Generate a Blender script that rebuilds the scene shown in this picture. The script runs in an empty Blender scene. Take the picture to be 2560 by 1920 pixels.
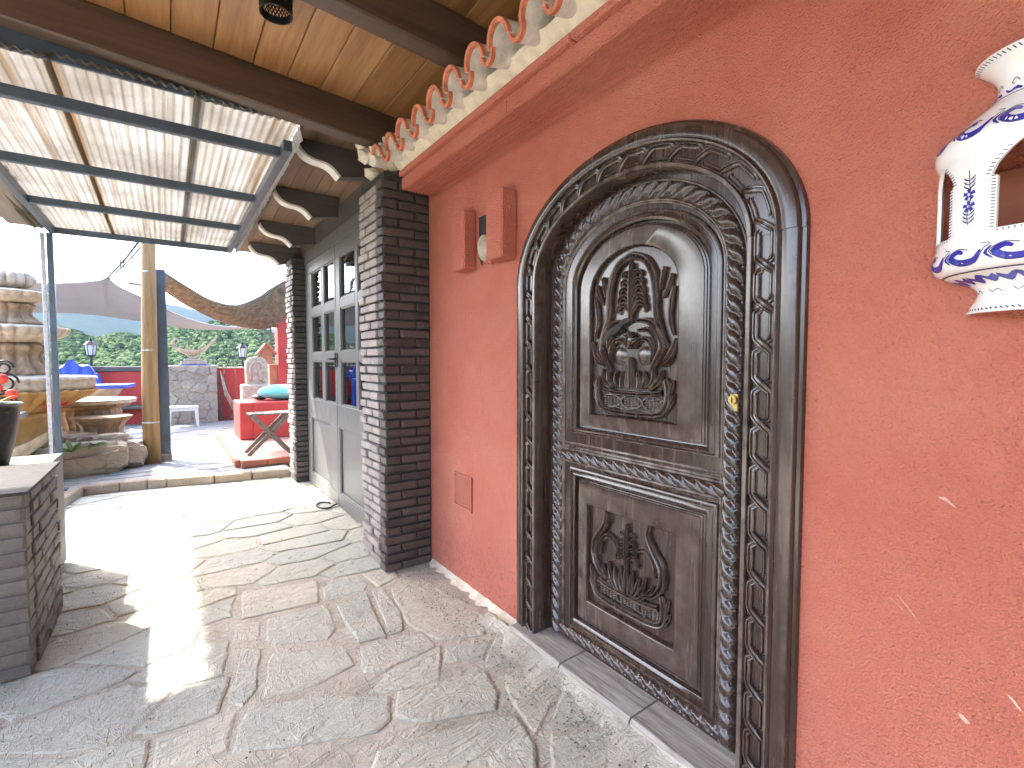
import bpy, math, random
from mathutils import Vector, Matrix
import numpy as np
R = math.radians
random.seed(7)
SC = bpy.context.scene
COL = SC.collection

# ------------------------------------------------------------------ camera, sky, sun, exposure
cam = bpy.data.cameras.new('camera'); camo = bpy.data.objects.new('camera', cam); COL.objects.link(camo)
camo.location = (0, 0, 1.42); camo.rotation_euler = (R(90 - 2.684), 0, R(-35.166))
cam.sensor_fit = 'HORIZONTAL'; cam.sensor_width = 36; cam.lens = 17.186; cam.clip_start = .02; cam.clip_end = 20000
SC.camera = camo
SUN_EL, SUN_AZ = 50.0, -35.8           # elevation, degrees clockwise from +Y
sd = Vector((math.sin(R(SUN_AZ)) * math.cos(R(SUN_EL)), math.cos(R(SUN_AZ)) * math.cos(R(SUN_EL)), math.sin(R(SUN_EL))))
w = bpy.data.worlds.new('World'); SC.world = w; w.use_nodes = True
nt = w.node_tree; bg = nt.nodes['Background']
sky = nt.nodes.new('ShaderNodeTexSky'); sky.sky_type = 'NISHITA'; sky.sun_disc = False
sky.sun_elevation = R(SUN_EL); sky.sun_rotation = R(SUN_AZ % 360); sky.air_density = 1.0; sky.dust_density = 3.0; sky.ozone_density = 1.0
nt.links.new(sky.outputs[0], bg.inputs[0]); bg.inputs[1].default_value = .15
sl = bpy.data.lights.new('sun', 'SUN'); sl.energy = 2.0; sl.angle = R(1.3); sl.color = (1, .95, .86)
so = bpy.data.objects.new('sun', sl); COL.objects.link(so); so.rotation_euler = sd.to_track_quat('Z', 'Y').to_euler(); so.location = (-4, 6, 9)
SC.view_settings.view_transform = 'Standard'; SC.view_settings.look = 'None'; SC.view_settings.gamma = 1
SC.view_settings.exposure = 3.25
SC.render.engine = 'CYCLES'
SC.cycles.use_denoising = True; SC.cycles.max_bounces = 8; SC.cycles.diffuse_bounces = 5; SC.cycles.glossy_bounces = 3
SC.cycles.transparent_max_bounces = 8; SC.cycles.sample_clamp_indirect = 6; SC.cycles.caustics_reflective = False; SC.cycles.caustics_refractive = False

# ------------------------------------------------------------------ materials
class N:
    """tiny node helper"""
    def __init__(s, name):
        s.m = bpy.data.materials.new(name); s.m.use_nodes = True; s.t = s.m.node_tree
        s.b = s.t.nodes['Principled BSDF']; s.out = s.t.nodes['Material Output']
        s.co = s.t.nodes.new('ShaderNodeTexCoord')
    def n(s, typ, **kw):
        o = s.t.nodes.new('ShaderNode' + typ)
        for k, v in kw.items():
            if k.startswith('i_'): o.inputs[k[2:].replace('_', ' ')].default_value = v
            else: setattr(o, k, v)
        return o
    def l(s, a, b): s.t.links.new(a, b)
    def coords(s, kind='Object', scale=(1, 1, 1), rot=(0, 0, 0)):
        mp = s.n('Mapping'); s.l(s.co.outputs[kind], mp.inputs[0]); mp.inputs['Scale'].default_value = scale; mp.inputs['Rotation'].default_value = rot
        return mp.outputs[0]
    def pos(s, scale=(1, 1, 1)):
        g = s.n('NewGeometry'); mp = s.n('Mapping'); s.l(g.outputs['Position'], mp.inputs[0]); mp.inputs['Scale'].default_value = scale
        return mp.outputs[0]
    def noise(s, vec, scale, detail=4, rough=.55, dist=0):
        o = s.n('TexNoise'); o.inputs['Scale'].default_value = scale; o.inputs['Detail'].default_value = detail
        o.inputs['Roughness'].default_value = rough; o.inputs['Distortion'].default_value = dist
        s.l(vec, o.inputs['Vector']); return o.outputs['Fac']
    def ramp(s, fac, stops):
        o = s.n('ValToRGB'); e = o.color_ramp.elements
        while len(e) < len(stops): e.new(.5)
        for k, (p, c) in enumerate(stops): e[k].position = p; e[k].color = (*c, 1) if len(c) == 3 else c
        s.l(fac, o.inputs[0]); return o.outputs[0]
    def mix(s, fac, a, b, mode='MIX'):
        o = s.n('MixRGB', blend_type=mode)
        for i, v in enumerate((fac, a, b)):
            if hasattr(v, 'links') or hasattr(v, 'is_output'): s.l(v, o.inputs[i])
            elif i == 0: o.inputs[0].default_value = v
            else: o.inputs[i].default_value = (*v, 1)
        return o.outputs[0]
    def math(s, op, a, b=0):
        o = s.n('Math', operation=op)
        for i, v in enumerate((a, b)):
            if hasattr(v, 'is_output'): s.l(v, o.inputs[i])
            else: o.inputs[i].default_value = v
        return o.outputs[0]
    def bump(s, h, strength=.5, dist=.01, prev=None):
        o = s.n('Bump'); o.inputs['Strength'].default_value = strength; o.inputs['Distance'].default_value = dist
        s.l(h, o.inputs['Height'])
        if prev is not None: s.l(prev, o.inputs['Normal'])
        return o.outputs[0]
    def rand(s): return s.n('ObjectInfo').outputs['Random']
    def fin(s, col=None, rough=None, normal=None, metal=0, spec=None):
        for nm, v in (('Base Color', col), ('Roughness', rough), ('Normal', normal)):
            if v is None: continue
            if hasattr(v, 'is_output'): s.l(v, s.b.inputs[nm])
            elif nm == 'Base Color': s.b.inputs[nm].default_value = (*v, 1)
            else: s.b.inputs[nm].default_value = v
        s.b.inputs['Metallic'].default_value = metal
        if spec is not None: s.b.inputs['Specular IOR Level'].default_value = spec
        return s.m

def m_plain(name, col, rough=.6, metal=0, var=.25, nscale=9, bump=.15, bscale=60, spec=None):
    s = N(name); p = s.pos()
    f = s.noise(p, nscale, 5)
    c = s.ramp(f, [(.25, tuple(x * (1 - var) for x in col)), (.75, tuple(min(1, x * (1 + var)) for x in col))])
    return s.fin(c, rough, s.bump(s.noise(p, bscale, 3), bump, .004), metal, spec)

def m_stucco():
    s = N('red_stucco'); p = s.pos()
    big = s.noise(p, 1.7, 7, .68, .4); med = s.noise(p, 9, 4)
    c = s.ramp(big, [(.28, (.53, .14, .087)), (.45, (.60, .173, .112)), (.6, (.64, .21, .14)), (.75, (.65, .27, .195))])
    c = s.mix(s.math('MULTIPLY', med, .22), c, (.64, .25, .18))
    # damp flaking near the floor: worn plaster with its own outline
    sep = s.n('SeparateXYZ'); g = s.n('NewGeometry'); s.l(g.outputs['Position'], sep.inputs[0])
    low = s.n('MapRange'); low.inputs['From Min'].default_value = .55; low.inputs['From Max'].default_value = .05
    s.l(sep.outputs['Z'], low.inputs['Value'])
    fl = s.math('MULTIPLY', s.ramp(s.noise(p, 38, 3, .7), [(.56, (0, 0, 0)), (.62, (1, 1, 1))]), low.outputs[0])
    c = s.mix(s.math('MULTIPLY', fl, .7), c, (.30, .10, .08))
    # pinpoint pits
    pit = s.ramp(s.noise(p, 75, 2, .5), [(.70, (0, 0, 0)), (.74, (1, 1, 1))])
    c = s.mix(s.math('MULTIPLY', pit, .35), c, (.25, .05, .03))
    n1 = s.bump(s.noise(p, 150, 3, .55), 1.0, .019)
    n2 = s.bump(s.noise(p, 30, 3, .5), .35, .016, n1)
    return s.fin(c, .72, n2, spec=.35)

def m_stone(name, cols, rand_amt=1.0, layer=True, rough=.62):
    s = N(name); p = s.pos(); o = s.coords('Object', (1, 1, 1))
    f = s.noise(p, 2.2, 6, .65, .8)
    c = s.ramp(f, [(.3, cols[0]), (.5, cols[1]), (.7, cols[2])])
    rc = s.ramp(s.rand(), [(0, cols[3]), (.5, cols[1]), (1, cols[4])])
    c = s.mix(.55 * rand_amt, c, rc)
    sp = s.noise(p, 45, 3, .7)
    c = s.mix(s.ramp(sp, [(.58, (0, 0, 0)), (.75, (.35, .35, .35))]), c, (.16, .14, .12))
    ve = s.noise(s.pos((3.2, 14, 10)), 1.6, 5, .6, 1.2)
    c = s.mix(s.ramp(ve, [(.50, (0, 0, 0)), (.60, (.32, .32, .32)), (.66, (0, 0, 0))]), c, (.46, .40, .31))
    n = s.bump(s.noise(p, 85, 5, .65), .6, .006)
    if layer:
        st = s.ramp(s.noise(s.pos((1.5, 5.5, 3)), 1.7, 5, .55, 1.4), [(k / 10, (k % 2 * .3 + k / 14,) * 3) for k in range(2, 9)])
        n = s.bump(st, .9, .016, n)
        n = s.bump(s.noise(p, 14, 5, .65, .6), .6, .016, n)
        n = s.bump(s.ramp(s.noise(s.pos((6, 1.6, 3)), 2.2, 4, .6, 1.8), [(.46, (0, 0, 0)), (.5, (1, 1, 1)), (.54, (.6, .6, .6))]), .5, .008, n)
    return s.fin(c, rough, n, spec=.4)

def m_wood(name, dark, light, rough=.4, axis='Y', scale=1.0, knots=True, bump=.25, varobj=.3, coat=0, worn=None):
    s = N(name)
    sc = {'X': (.35, 5, 5), 'Y': (5, .35, 5), 'Z': (5, 5, .35)}[axis]
    add = s.n('VectorMath', operation='ADD'); s.l(s.pos(tuple(k * scale for k in sc)), add.inputs[0])
    mul = s.n('VectorMath', operation='SCALE'); cmb = s.n('CombineXYZ'); rn = s.rand()
    for i in range(3): s.l(rn, cmb.inputs[i])
    s.l(cmb.outputs[0], mul.inputs[0]); mul.inputs['Scale'].default_value = 37; s.l(mul.outputs[0], add.inputs[1])
    v = add.outputs[0]
    g1 = s.noise(v, 3.2, 6, .6, 1.1); g2 = s.noise(v, 14, 4, .7, .3)
    g = s.math('ADD', s.math('MULTIPLY', g1, .7), s.math('MULTIPLY', g2, .3))
    c = s.ramp(g, [(.34, dark), (.62, light)])
    if varobj:
        c = s.mix(s.math('MULTIPLY', rn, varobj), c, tuple(x * .45 for x in dark))
    if knots:
        k = s.n('TexVoronoi'); k.inputs['Scale'].default_value = .9
        ks = {'X': (1.2, 4, 4), 'Y': (4, 1.2, 4), 'Z': (4, 4, 1.2)}[axis]
        a2 = s.n('VectorMath', operation='ADD'); s.l(s.pos(ks), a2.inputs[0]); s.l(mul.outputs[0], a2.inputs[1]); s.l(a2.outputs[0], k.inputs['Vector'])
        kk = s.ramp(k.outputs['Distance'], [(.05, (1, 1, 1)), (.17, (0, 0, 0))])
        c = s.mix(s.math('MULTIPLY', kk, .8), c, tuple(x * .35 for x in dark))
    if worn:
        geo = s.n('NewGeometry')
        e = s.ramp(geo.outputs['Pointiness'], [(.53, (0, 0, 0)), (.62, (1, 1, 1))])
        e = s.math('MULTIPLY', e, s.ramp(s.noise(s.pos(), 16, 4), [(.35, (.1, .1, .1)), (.7, (1, 1, 1))]))
        c = s.mix(e, c, worn)
        d = s.ramp(s.noise(s.pos(), 150, 2), [(.74, (0, 0, 0)), (.79, (.6, .6, .6))])
        c = s.mix(d, c, (.30, .26, .23))
    n = s.bump(g, bump, .003)
    rr = s.ramp(g1, [(.3, (rough * .8,) * 3), (.7, (min(1, rough * 1.25),) * 3)])
    m = s.fin(c, rr, n, spec=.5)
    if coat: s.b.inputs['Coat Weight'].default_value = coat; s.b.inputs['Coat Roughness'].default_value = .16
    return m

def m_brick(name, a, b, c3, rough=.5):
    s = N(name); p = s.pos(); rn = s.rand()
    c = s.ramp(rn, [(0, a), (.5, b), (1, c3)])
    c = s.mix(s.ramp(s.noise(p, 30, 4, .7), [(.45, (0, 0, 0)), (.7, (.5, .5, .5))]), c, tuple(min(1, x * 1.5 + .012) for x in b))
    c = s.mix(s.ramp(s.noise(p, 7, 4), [(.55, (0, 0, 0)), (.75, (.45, .45, .45))]), c, tuple(min(1, x * 1.7 + .02) for x in c3))
    n = s.bump(s.noise(p, 110, 4, .7), .6, .005); n = s.bump(s.noise(p, 25, 3), .4, .006, n)
    return s.fin(c, rough, n)

def m_sheet():
    s = N('dirty_corrugated_sheet'); t = s.t
    st = s.noise(s.pos((6, .14, 1)), 1.0, 5, .6, .3)
    st2 = s.noise(s.pos((30, .6, 1)), 1.0, 4, .7)
    bl = s.noise(s.pos((1.2, 1.2, 1)), 1.5, 5, .6)
    c = s.ramp(st, [(.30, (.11, .062, .028)), (.37, (.185, .165, .13)), (.58, (.25, .24, .215)), (.68, (.12, .078, .042)), (.77, (.17, .15, .12))])
    c = s.mix(s.ramp(st2, [(.52, (0, 0, 0)), (.7, (.75, .75, .75))]), c, (.11, .065, .032))
    c = s.mix(s.ramp(bl, [(.42, (0, 0, 0)), (.68, (.75, .75, .75))]), c, (.10, .083, .065))
    tr = s.n('BsdfTranslucent'); df = s.n('BsdfDiffuse'); tp = s.n('BsdfTransparent')
    for k in (tr, df, tp): s.l(c, k.inputs['Color'])
    m1 = s.n('MixShader'); m1.inputs[0].default_value = .45; s.l(df.outputs[0], m1.inputs[1]); s.l(tr.outputs[0], m1.inputs[2])
    m2 = s.n('MixShader'); m2.inputs[0].default_value = .07; s.l(m1.outputs[0], m2.inputs[1]); s.l(tp.outputs[0], m2.inputs[2])
    s.l(m2.outputs[0], s.out.inputs[0]); t.nodes.remove(s.b)
    return s.m

def m_glass():
    s = N('door_glass'); t = s.t
    fr = s.n('Fresnel'); fr.inputs[0].default_value = 1.5
    g = s.n('BsdfGlossy'); g.inputs['Roughness'].default_value = .02
    tp = s.n('BsdfTransparent'); tp.inputs['Color'].default_value = (.80, .86, .86, 1)
    mm = s.math('ADD', s.math('MULTIPLY', fr.outputs[0], 1.3), .06)
    m = s.n('MixShader'); s.l(mm, m.inputs[0]); s.l(tp.outputs[0], m.inputs[1]); s.l(g.outputs[0], m.inputs[2])
    s.l(m.outputs[0], s.out.inputs[0]); t.nodes.remove(s.b)
    return s.m

def m_foliage(name, a, b, scale=.25, island=True):
    s = N(name); p = s.pos(); f = s.noise(p, scale, 5, .65)
    if island:
        g = s.n('NewGeometry'); f = s.math('ADD', s.math('MULTIPLY', f, .55), s.math('MULTIPLY', g.outputs['Random Per Island'], .45))
    c = s.ramp(f, [(.25, a), (.75, b)])
    return s.fin(c, .7, s.bump(s.noise(p, scale * 9, 4, .7), 1.0, .4 if scale < 1 else .01), spec=.0 if scale < 1 else .2)

M = {}
M['stucco'] = m_stucco()
M['stone'] = m_stone('flagstone', [(.40, .405, .345), (.51, .505, .425), (.59, .56, .46), (.44, .465, .41), (.60, .555, .44)])
M['terracestone'] = m_stone('terrace_flagstone', [(.21, .21, .20), (.28, .275, .255), (.34, .32, .29), (.24, .25, .25), (.33, .30, .26)])
M['mortar'] = m_stone('sandy_mortar', [(.40, .37, .30), (.50, .465, .385), (.58, .54, .45), (.44, .39, .31), (.44, .39, .31)], 0, True, .85)
M['sill'] = m_wood('weathered_sill', (.17, .14, .12), (.52, .475, .42), .75, 'Y', 2.2, False, .9, .25)
M['doorwood'] = m_wood('dark_carved_wood', (.020, .0105, .008), (.055, .031, .0235), .24, 'Z', 1.2, False, .2, 0, .45, worn=(.27, .215, .18))
M['doorwood_y'] = m_wood('dark_carved_wood_rail', (.020, .0105, .008), (.055, .031, .0235), .24, 'Y', 1.2, False, .2, 0, .45, worn=(.27, .215, .18))
M['board'] = m_wood('ceiling_board', (.22, .095, .034), (.42, .225, .095), .38, 'Y', .8, True, .2, .35)
M['beam'] = m_wood('brown_beam', (.050, .030, .022), (.105, .066, .047), .42, 'X', .7, False, .3, .2)
M['greywood'] = m_wood('grey_door_paint', (.085, .080, .076), (.15, .145, .138), .42, 'Z', .9, False, .3, .1)
M['corbel'] = m_wood('corbel_wood', (.055, .048, .048), (.10, .088, .085), .5, 'X', .8, False, .3, .2)
M['soffit'] = m_wood('soffit_board', (.16, .095, .060), (.28, .185, .125), .5, 'Y', .8, False, .2, .4)
M['palewood'] = m_wood('pale_pole_wood', (.20, .11, .04), (.40, .25, .105), .6, 'Z', .8, True, .4, .2)
M['weathered'] = m_wood('weathered_wood', (.10, .08, .068), (.21, .18, .15), .7, 'Y', 1.2, False, .4, .3)
M['brickend'] = m_brick('pale_brick_end', (.22, .18, .165), (.27, .225, .205), (.33, .27, .24), .6)  # end-face bricks, paler than the near-face bricks
M['brick'] = m_brick('dark_brick', (.038, .032, .031), (.056, .046, .044), (.082, .066, .060))  # near-face bricks, darker than the end-face ones
M['brickm'] = m_plain('brick_joint', (.040, .035, .032), .9, 0, .3, 20, .6, 90)
M['lowbrick'] = m_brick('grey_brick', (.10, .088, .080), (.12, .105, .095), (.135, .12, .105), .7)
M['tile'] = m_plain('whitewashed_tile', (.66, .63, .57), .75, 0, .28, 14, .5, 70)
M['tilered'] = m_plain('red_tile_edge', (.56, .19, .11), .7, 0, .45, 22, .3, 90)
M['chip'] = m_plain('chipped_paint', (.66, .40, .31), .9, 0, .3, 60, .8, 120)
M['slate'] = m_stone('slate_cap', [(.13, .13, .125), (.19, .185, .175), (.26, .245, .22), (.16, .16, .155), (.22, .21, .19)])
M['lime'] = m_plain('lime_mortar', (.66, .58, .46), .9, 0, .28, 12, .8, 45)
M['steel'] = m_plain('blue_grey_steel', (.060, .085, .115), .38, .1, .3, 6, .08, 40)
M['darksteel'] = m_plain('dark_iron', (.03, .03, .033), .45, .6, .3, 20, .1, 60)
M['silver'] = m_plain('silver_flashing', (.45, .46, .47), .45, .5, .35, 30, .8, 55)
M['sheet'] = m_sheet(); M['glass'] = m_glass()
M['white'] = m_plain('white_paint', (.74, .72, .68), .5, 0, .12, 10, .1, 50)
M['plastic'] = m_plain('white_plastic', (.62, .62, .58), .4, 0, .06, 4, .05, 50)
M['ceramic'] = m_plain('glazed_white_ceramic', (.80, .78, .75), .12, 0, .05, 6, .05, 30)
M['cobalt'] = m_plain('cobalt_glaze', (.035, .035, .30), .14, 0, .5, 60, .04, 60)
M['inkline'] = m_plain('dark_glaze_line', (.03, .03, .10), .2, 0, .3, 60, 0, 60)
M['tan'] = m_plain('bisque_inside', (.42, .33, .22), .7, 0, .2, 9, .1, 40)
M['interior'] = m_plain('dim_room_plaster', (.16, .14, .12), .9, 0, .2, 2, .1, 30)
M['brass'] = m_plain('brass', (.42, .30, .11), .35, 1, .15, 30, .05, 80)
M['black'] = m_plain('char_and_hole_black', (.018, .016, .016), .6, 0, .4, 30, .4, 80)  # burn mark on the door; elsewhere hole shade put into colour
M['sandstone'] = m_plain('carved_sandstone', (.30, .21, .13), .8, 0, .4, 14, 1, 40)
M['sandlight'] = m_plain('pale_cast_stone', (.40, .335, .26), .8, 0, .35, 14, 1, 40)
M['ochre'] = m_plain('ochre_stone', (.42, .25, .09), .75, 0, .25, 7, .4, 40)
M['redwall'] = m_plain('terrace_red_paint', (.40, .045, .038), .7, 0, .15, 3, .5, 60)
M['pinkfloor'] = m_plain('worn_pink_floor', (.40, .23, .17), .75, 0, .2, 5, .5, 40)
M['cap'] = m_plain('dark_coping', (.09, .085, .08), .7, 0, .3, 5, .5, 40)
M['fieldstone'] = m_stone('field_stone', [(.20, .185, .15), (.29, .265, .215), (.36, .335, .28), (.24, .21, .17), (.34, .31, .25)])
M['rock'] = m_stone('bed_rock', [(.24, .18, .125), (.33, .25, .175), (.41, .325, .235), (.27, .21, .15), (.37, .29, .21)])
M['soil'] = m_plain('dry_soil', (.26, .17, .11), .95, 0, .35, 12, 1, 60)
M['sail'] = m_plain('grey_shade_cloth', (.32, .32, .335), .8, 0, .08, 2, .2, 200)
M['straw'] = m_plain('brushwood', (.26, .19, .125), .8, 0, .6, 12, .3, 60)
M['blue'] = m_plain('blue_cover', (.03, .075, .42), .5, 0, .2, 6, .2, 40)
M['turq'] = m_plain('turquoise_fabric', (.16, .55, .58), .8, 0, .1, 8, .3, 150)
M['redflower'] = m_plain('red_flower', (.60, .06, .03), .6, 0, .3, 30, .1, 60)
M['leaf'] = m_foliage('leaf_green', (.06, .11, .03), (.16, .24, .07), 12, True)
M['terra'] = m_plain('terracotta', (.36, .125, .07), .75, 0, .2, 8, .3, 50)
M['blackpot'] = m_plain('black_pot', (.035, .035, .04), .35, 0, .4, 30, .2, 40)
M['canopy'] = m_foliage('wood_crown', (.028, .050, .024), (.115, .150, .072), .05, True)
M['hill'] = m_foliage('hill_scrub', (.014, .028, .016), (.045, .055, .03), .03, False)
M['lens'] = m_plain('lantern_glass', (.55, .60, .62), .15, 0, .1, 5, 0, 30)

# ------------------------------------------------------------------ mesh builder
class MB:
    def __init__(s): s.v = []; s.f = []
    def add(s, v, f):
        o = len(s.v); s.v += [tuple(p) for p in v]; s.f += [tuple(i + o for i in q) for q in f]; return s
    def box(s, x0, x1, y0, y1, z0, z1, ch=0):
        if x1 < x0: x0, x1 = x1, x0
        if y1 < y0: y0, y1 = y1, y0
        if z1 < z0: z0, z1 = z1, z0
        return s.obox(((x0 + x1) / 2, (y0 + y1) / 2, (z0 + z1) / 2), ((x1 - x0) / 2, (y1 - y0) / 2, (z1 - z0) / 2), None, ch)
    def obox(s, c, h, rot=None, ch=0):
        hx, hy, hz = h; c = Vector(c)
        if ch <= 0:
            v = [Vector((sx * hx, sy * hy, sz * hz)) for sx in (-1, 1) for sy in (-1, 1) for sz in (-1, 1)]
            f = [(0, 1, 3, 2), (4, 6, 7, 5), (0, 4, 5, 1), (2, 3, 7, 6), (0, 2, 6, 4), (1, 5, 7, 3)]
        else:
            ch = min(ch, .49 * min(h) * 2); v = []; f = []; idx = {}
            for sx in (-1, 1):
                for sy in (-1, 1):
                    for sz in (-1, 1):
                        for ax in range(3):
                            p = [sx * hx, sy * hy, sz * hz]
                            for k in range(3):
                                if k != ax: p[k] -= (sx, sy, sz)[k] * ch
                            idx[(sx, sy, sz, ax)] = len(v); v.append(Vector(p))
                        f.append(tuple(idx[(sx, sy, sz, a)] for a in ((0, 1, 2) if sx * sy * sz > 0 else (0, 2, 1))))
            for ax in range(3):
                o1, o2 = [k for k in range(3) if k != ax]
                for sg in (-1, 1):
                    q = []
                    for a, b in ((-1, -1), (1, -1), (1, 1), (-1, 1)):
                        t = [0, 0, 0]; t[ax] = sg; t[o1] = a; t[o2] = b; q.append(idx[(*t, ax)])
                    nrm = (v[q[1]] - v[q[0]]).cross(v[q[2]] - v[q[1]])
                    f.append(tuple(q) if nrm[ax] * sg > 0 else tuple(q[::-1]))
                for a in (-1, 1):
                    for b in (-1, 1):
                        t0 = [0, 0, 0]; t1 = [0, 0, 0]; t0[o1] = t1[o1] = a; t0[o2] = t1[o2] = b; t0[ax] = -1; t1[ax] = 1
                        q = [idx[(*t0, o1)], idx[(*t1, o1)], idx[(*t1, o2)], idx[(*t0, o2)]]
                        nrm = (v[q[1]] - v[q[0]]).cross(v[q[2]] - v[q[1]])
                        f.append(tuple(q) if nrm[o1] * a + nrm[o2] * b > 0 else tuple(q[::-1]))
        if rot is not None: v = [rot @ p for p in v]
        return s.add([p + c for p in v], f)
    def tube(s, path, rad, n=8, caps=True, flat=1.0):
        path = [Vector(p) for p in path]; m = len(path)
        rad = [rad] * m if not isinstance(rad, (list, tuple)) else rad
        V = []; F = []; prev = None
        for i, p in enumerate(path):
            d = (path[min(i + 1, m - 1)] - path[max(i - 1, 0)]).normalized()
            ref = prev if prev is not None else (Vector((0, 0, 1)) if abs(d.z) < .9 else Vector((1, 0, 0)))
            a = d.cross(ref).normalized() if prev is None else (ref - d * ref.dot(d)).normalized()
            b = d.cross(a).normalized(); prev = a
            for k in range(n):
                t = 2 * math.pi * k / n; V.append(p + (a * math.cos(t) + b * math.sin(t) * flat) * rad[i])
        for i in range(m - 1):
            for k in range(n):
                F.append((i * n + k, i * n + (k + 1) % n, (i + 1) * n + (k + 1) % n, (i + 1) * n + k))
        if caps: F.append(tuple(range(n))[::-1]); F.append(tuple((m - 1) * n + k for k in range(n)))
        return s.add(V, F)
    def lathe(s, prof, n=24, c=(0, 0), lob=None, a0=0, a1=2 * math.pi, cap=False):
        full = abs(a1 - a0 - 2 * math.pi) < 1e-6; cols = n if full else n + 1; V = []; F = []
        for i, (r, z) in enumerate(prof):
            for k in range(cols):
                t = a0 + (a1 - a0) * k / n; rr = r * (1 + (lob(i, t) if lob else 0))
                V.append((c[0] + rr * math.cos(t), c[1] + rr * math.sin(t), z))
        for i in range(len(prof) - 1):
            for k in range(n):
                k2 = (k + 1) % cols; F.append((i * cols + k, i * cols + k2, (i + 1) * cols + k2, (i + 1) * cols + k))
        if cap:
            F.append(tuple(range(cols))[::-1]); F.append(tuple((len(prof) - 1) * cols + k for k in range(cols)))
        return s.add(V, F)
    def grid(s, fn, nu, nv, close_v=False):
        V = [fn(i / nu, j / nv) for i in range(nu + 1) for j in range(nv + 1)]; F = []
        for i in range(nu):
            for j in range(nv):
                a = i * (nv + 1) + j; F.append((a, a + nv + 1, a + nv + 2, a + 1))
        return s.add(V, F)
    def prism(s, poly, ax, lo, hi):
        """poly in the two other axes (in xyz order), extruded along axis ax"""
        n = len(poly); mk = lambda p, t: {'x': (t, p[0], p[1]), 'y': (p[0], t, p[1]), 'z': (p[0], p[1], t)}[ax]
        V = [mk(p, lo) for p in poly] + [mk(p, hi) for p in poly]
        return s.add(V, [tuple(range(n))[::-1], tuple(range(n, 2 * n))] + [(i, (i + 1) % n, n + (i + 1) % n, n + i) for i in range(n)])
    def build(s, name, mat, parent=None, smooth=False, fix=True):
        me = bpy.data.meshes.new(name); me.from_pydata([tuple(p) for p in s.v], [], s.f)
        if fix:
            import bmesh
            bm = bmesh.new(); bm.from_mesh(me); bmesh.ops.recalc_face_normals(bm, faces=bm.faces); bm.to_mesh(me); bm.free()
        me.materials.append(M[mat] if isinstance(mat, str) else mat)
        if smooth:
            me.polygons.foreach_set('use_smooth', [True] * len(me.polygons))
            if smooth is not True: me.set_sharp_from_angle(angle=R(smooth))
        me.update()
        o = bpy.data.objects.new(name, me); COL.objects.link(o)
        if parent is not None: put(o, parent)
        return o

def tag(o, label=None, cat=None, group=None, kind=None):
    if label: o['label'] = label
    if cat: o['category'] = cat
    if group: o['group'] = group
    if kind: o['kind'] = kind
    return o
def thing(name, label, cat, loc=(0, 0, 0), group=None, rot=(0, 0, 0)):
    o = bpy.data.objects.new(name, None); COL.objects.link(o); o.location = loc; o.rotation_euler = rot; o.empty_display_size = .1
    return tag(o, label, cat, group)
def put(o, parent):
    """parent a part that is modelled in world metres"""
    o.parent = parent
    if parent.type == 'EMPTY': o.matrix_parent_inverse = Matrix.Translation(-Vector(parent.location))
    return o
def inst(me, name, parent, loc, scale=(1, 1, 1), rot=(0, 0, 0)):
    o = bpy.data.objects.new(name, me); COL.objects.link(o); o.location = loc; o.scale = scale; o.rotation_euler = rot
    return put(o, parent) if parent is not None else o
rnd = random.uniform
# ------------------------------------------------------------------ terrain far off
def terr_h(r, az):
    """height of the land at distance r and azimuth az (deg right of +Y)"""
    n = .5 + .5 * math.sin(az * .23 + 1.3) * math.cos(az * .11)
    h = -9.0
    t = min(1, max(0, (r - 60) / 300)); t = t * t * (3 - 2 * t)
    ridge = 17.5 + .22 * az + 3.2 * math.sin(az * .41) + 1.6 * math.sin(az * 1.7 + 1)
    h += t * (ridge + 9)
    if r > 360: h -= min(1, (r - 360) / 500) * 28
    t2 = min(1, max(0, (r - 1400) / 2200)); t2 = t2 * t2 * (3 - 2 * t2)
    mt = 425 - 14.5 * max(0, az + 6) - 4 * max(0, -az - 9) + 13 * math.sin(az * .9) + 6 * math.sin(az * 2.7)
    h += t2 * (max(90, mt))
    return h
rs = [15, 25, 40, 60, 85, 110, 140, 170, 200, 230, 260, 290, 320, 345, 360, 385, 430, 520, 700, 1000, 1400, 1700, 2000, 2300, 2600, 2900, 3200, 3450, 3650, 4200, 5500, 9000]
azs = [a * 1.0 for a in range(-60, 61)] + [a * 5.0 for a in range(13, 61)]
mb = MB()
V = [(r * math.sin(R(a)), r * math.cos(R(a)), terr_h(r, a if a < 180 else a - 360) + (rnd(-1, 1) * r * .0012 if 60 < r < 4000 else 0)) for r in rs for a in azs]
na = len(azs); F = []
for i in range(len(rs) - 1):
    for k in range(na):
        k2 = (k + 1) % na; F.append((i * na + k, i * na + k2, (i + 1) * na + k2, (i + 1) * na + k))
F.append(tuple(range(na))[::-1])
terrain = tag(mb.add(V, F).build('terrain', 'hill', None, True), kind='structure')

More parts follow.
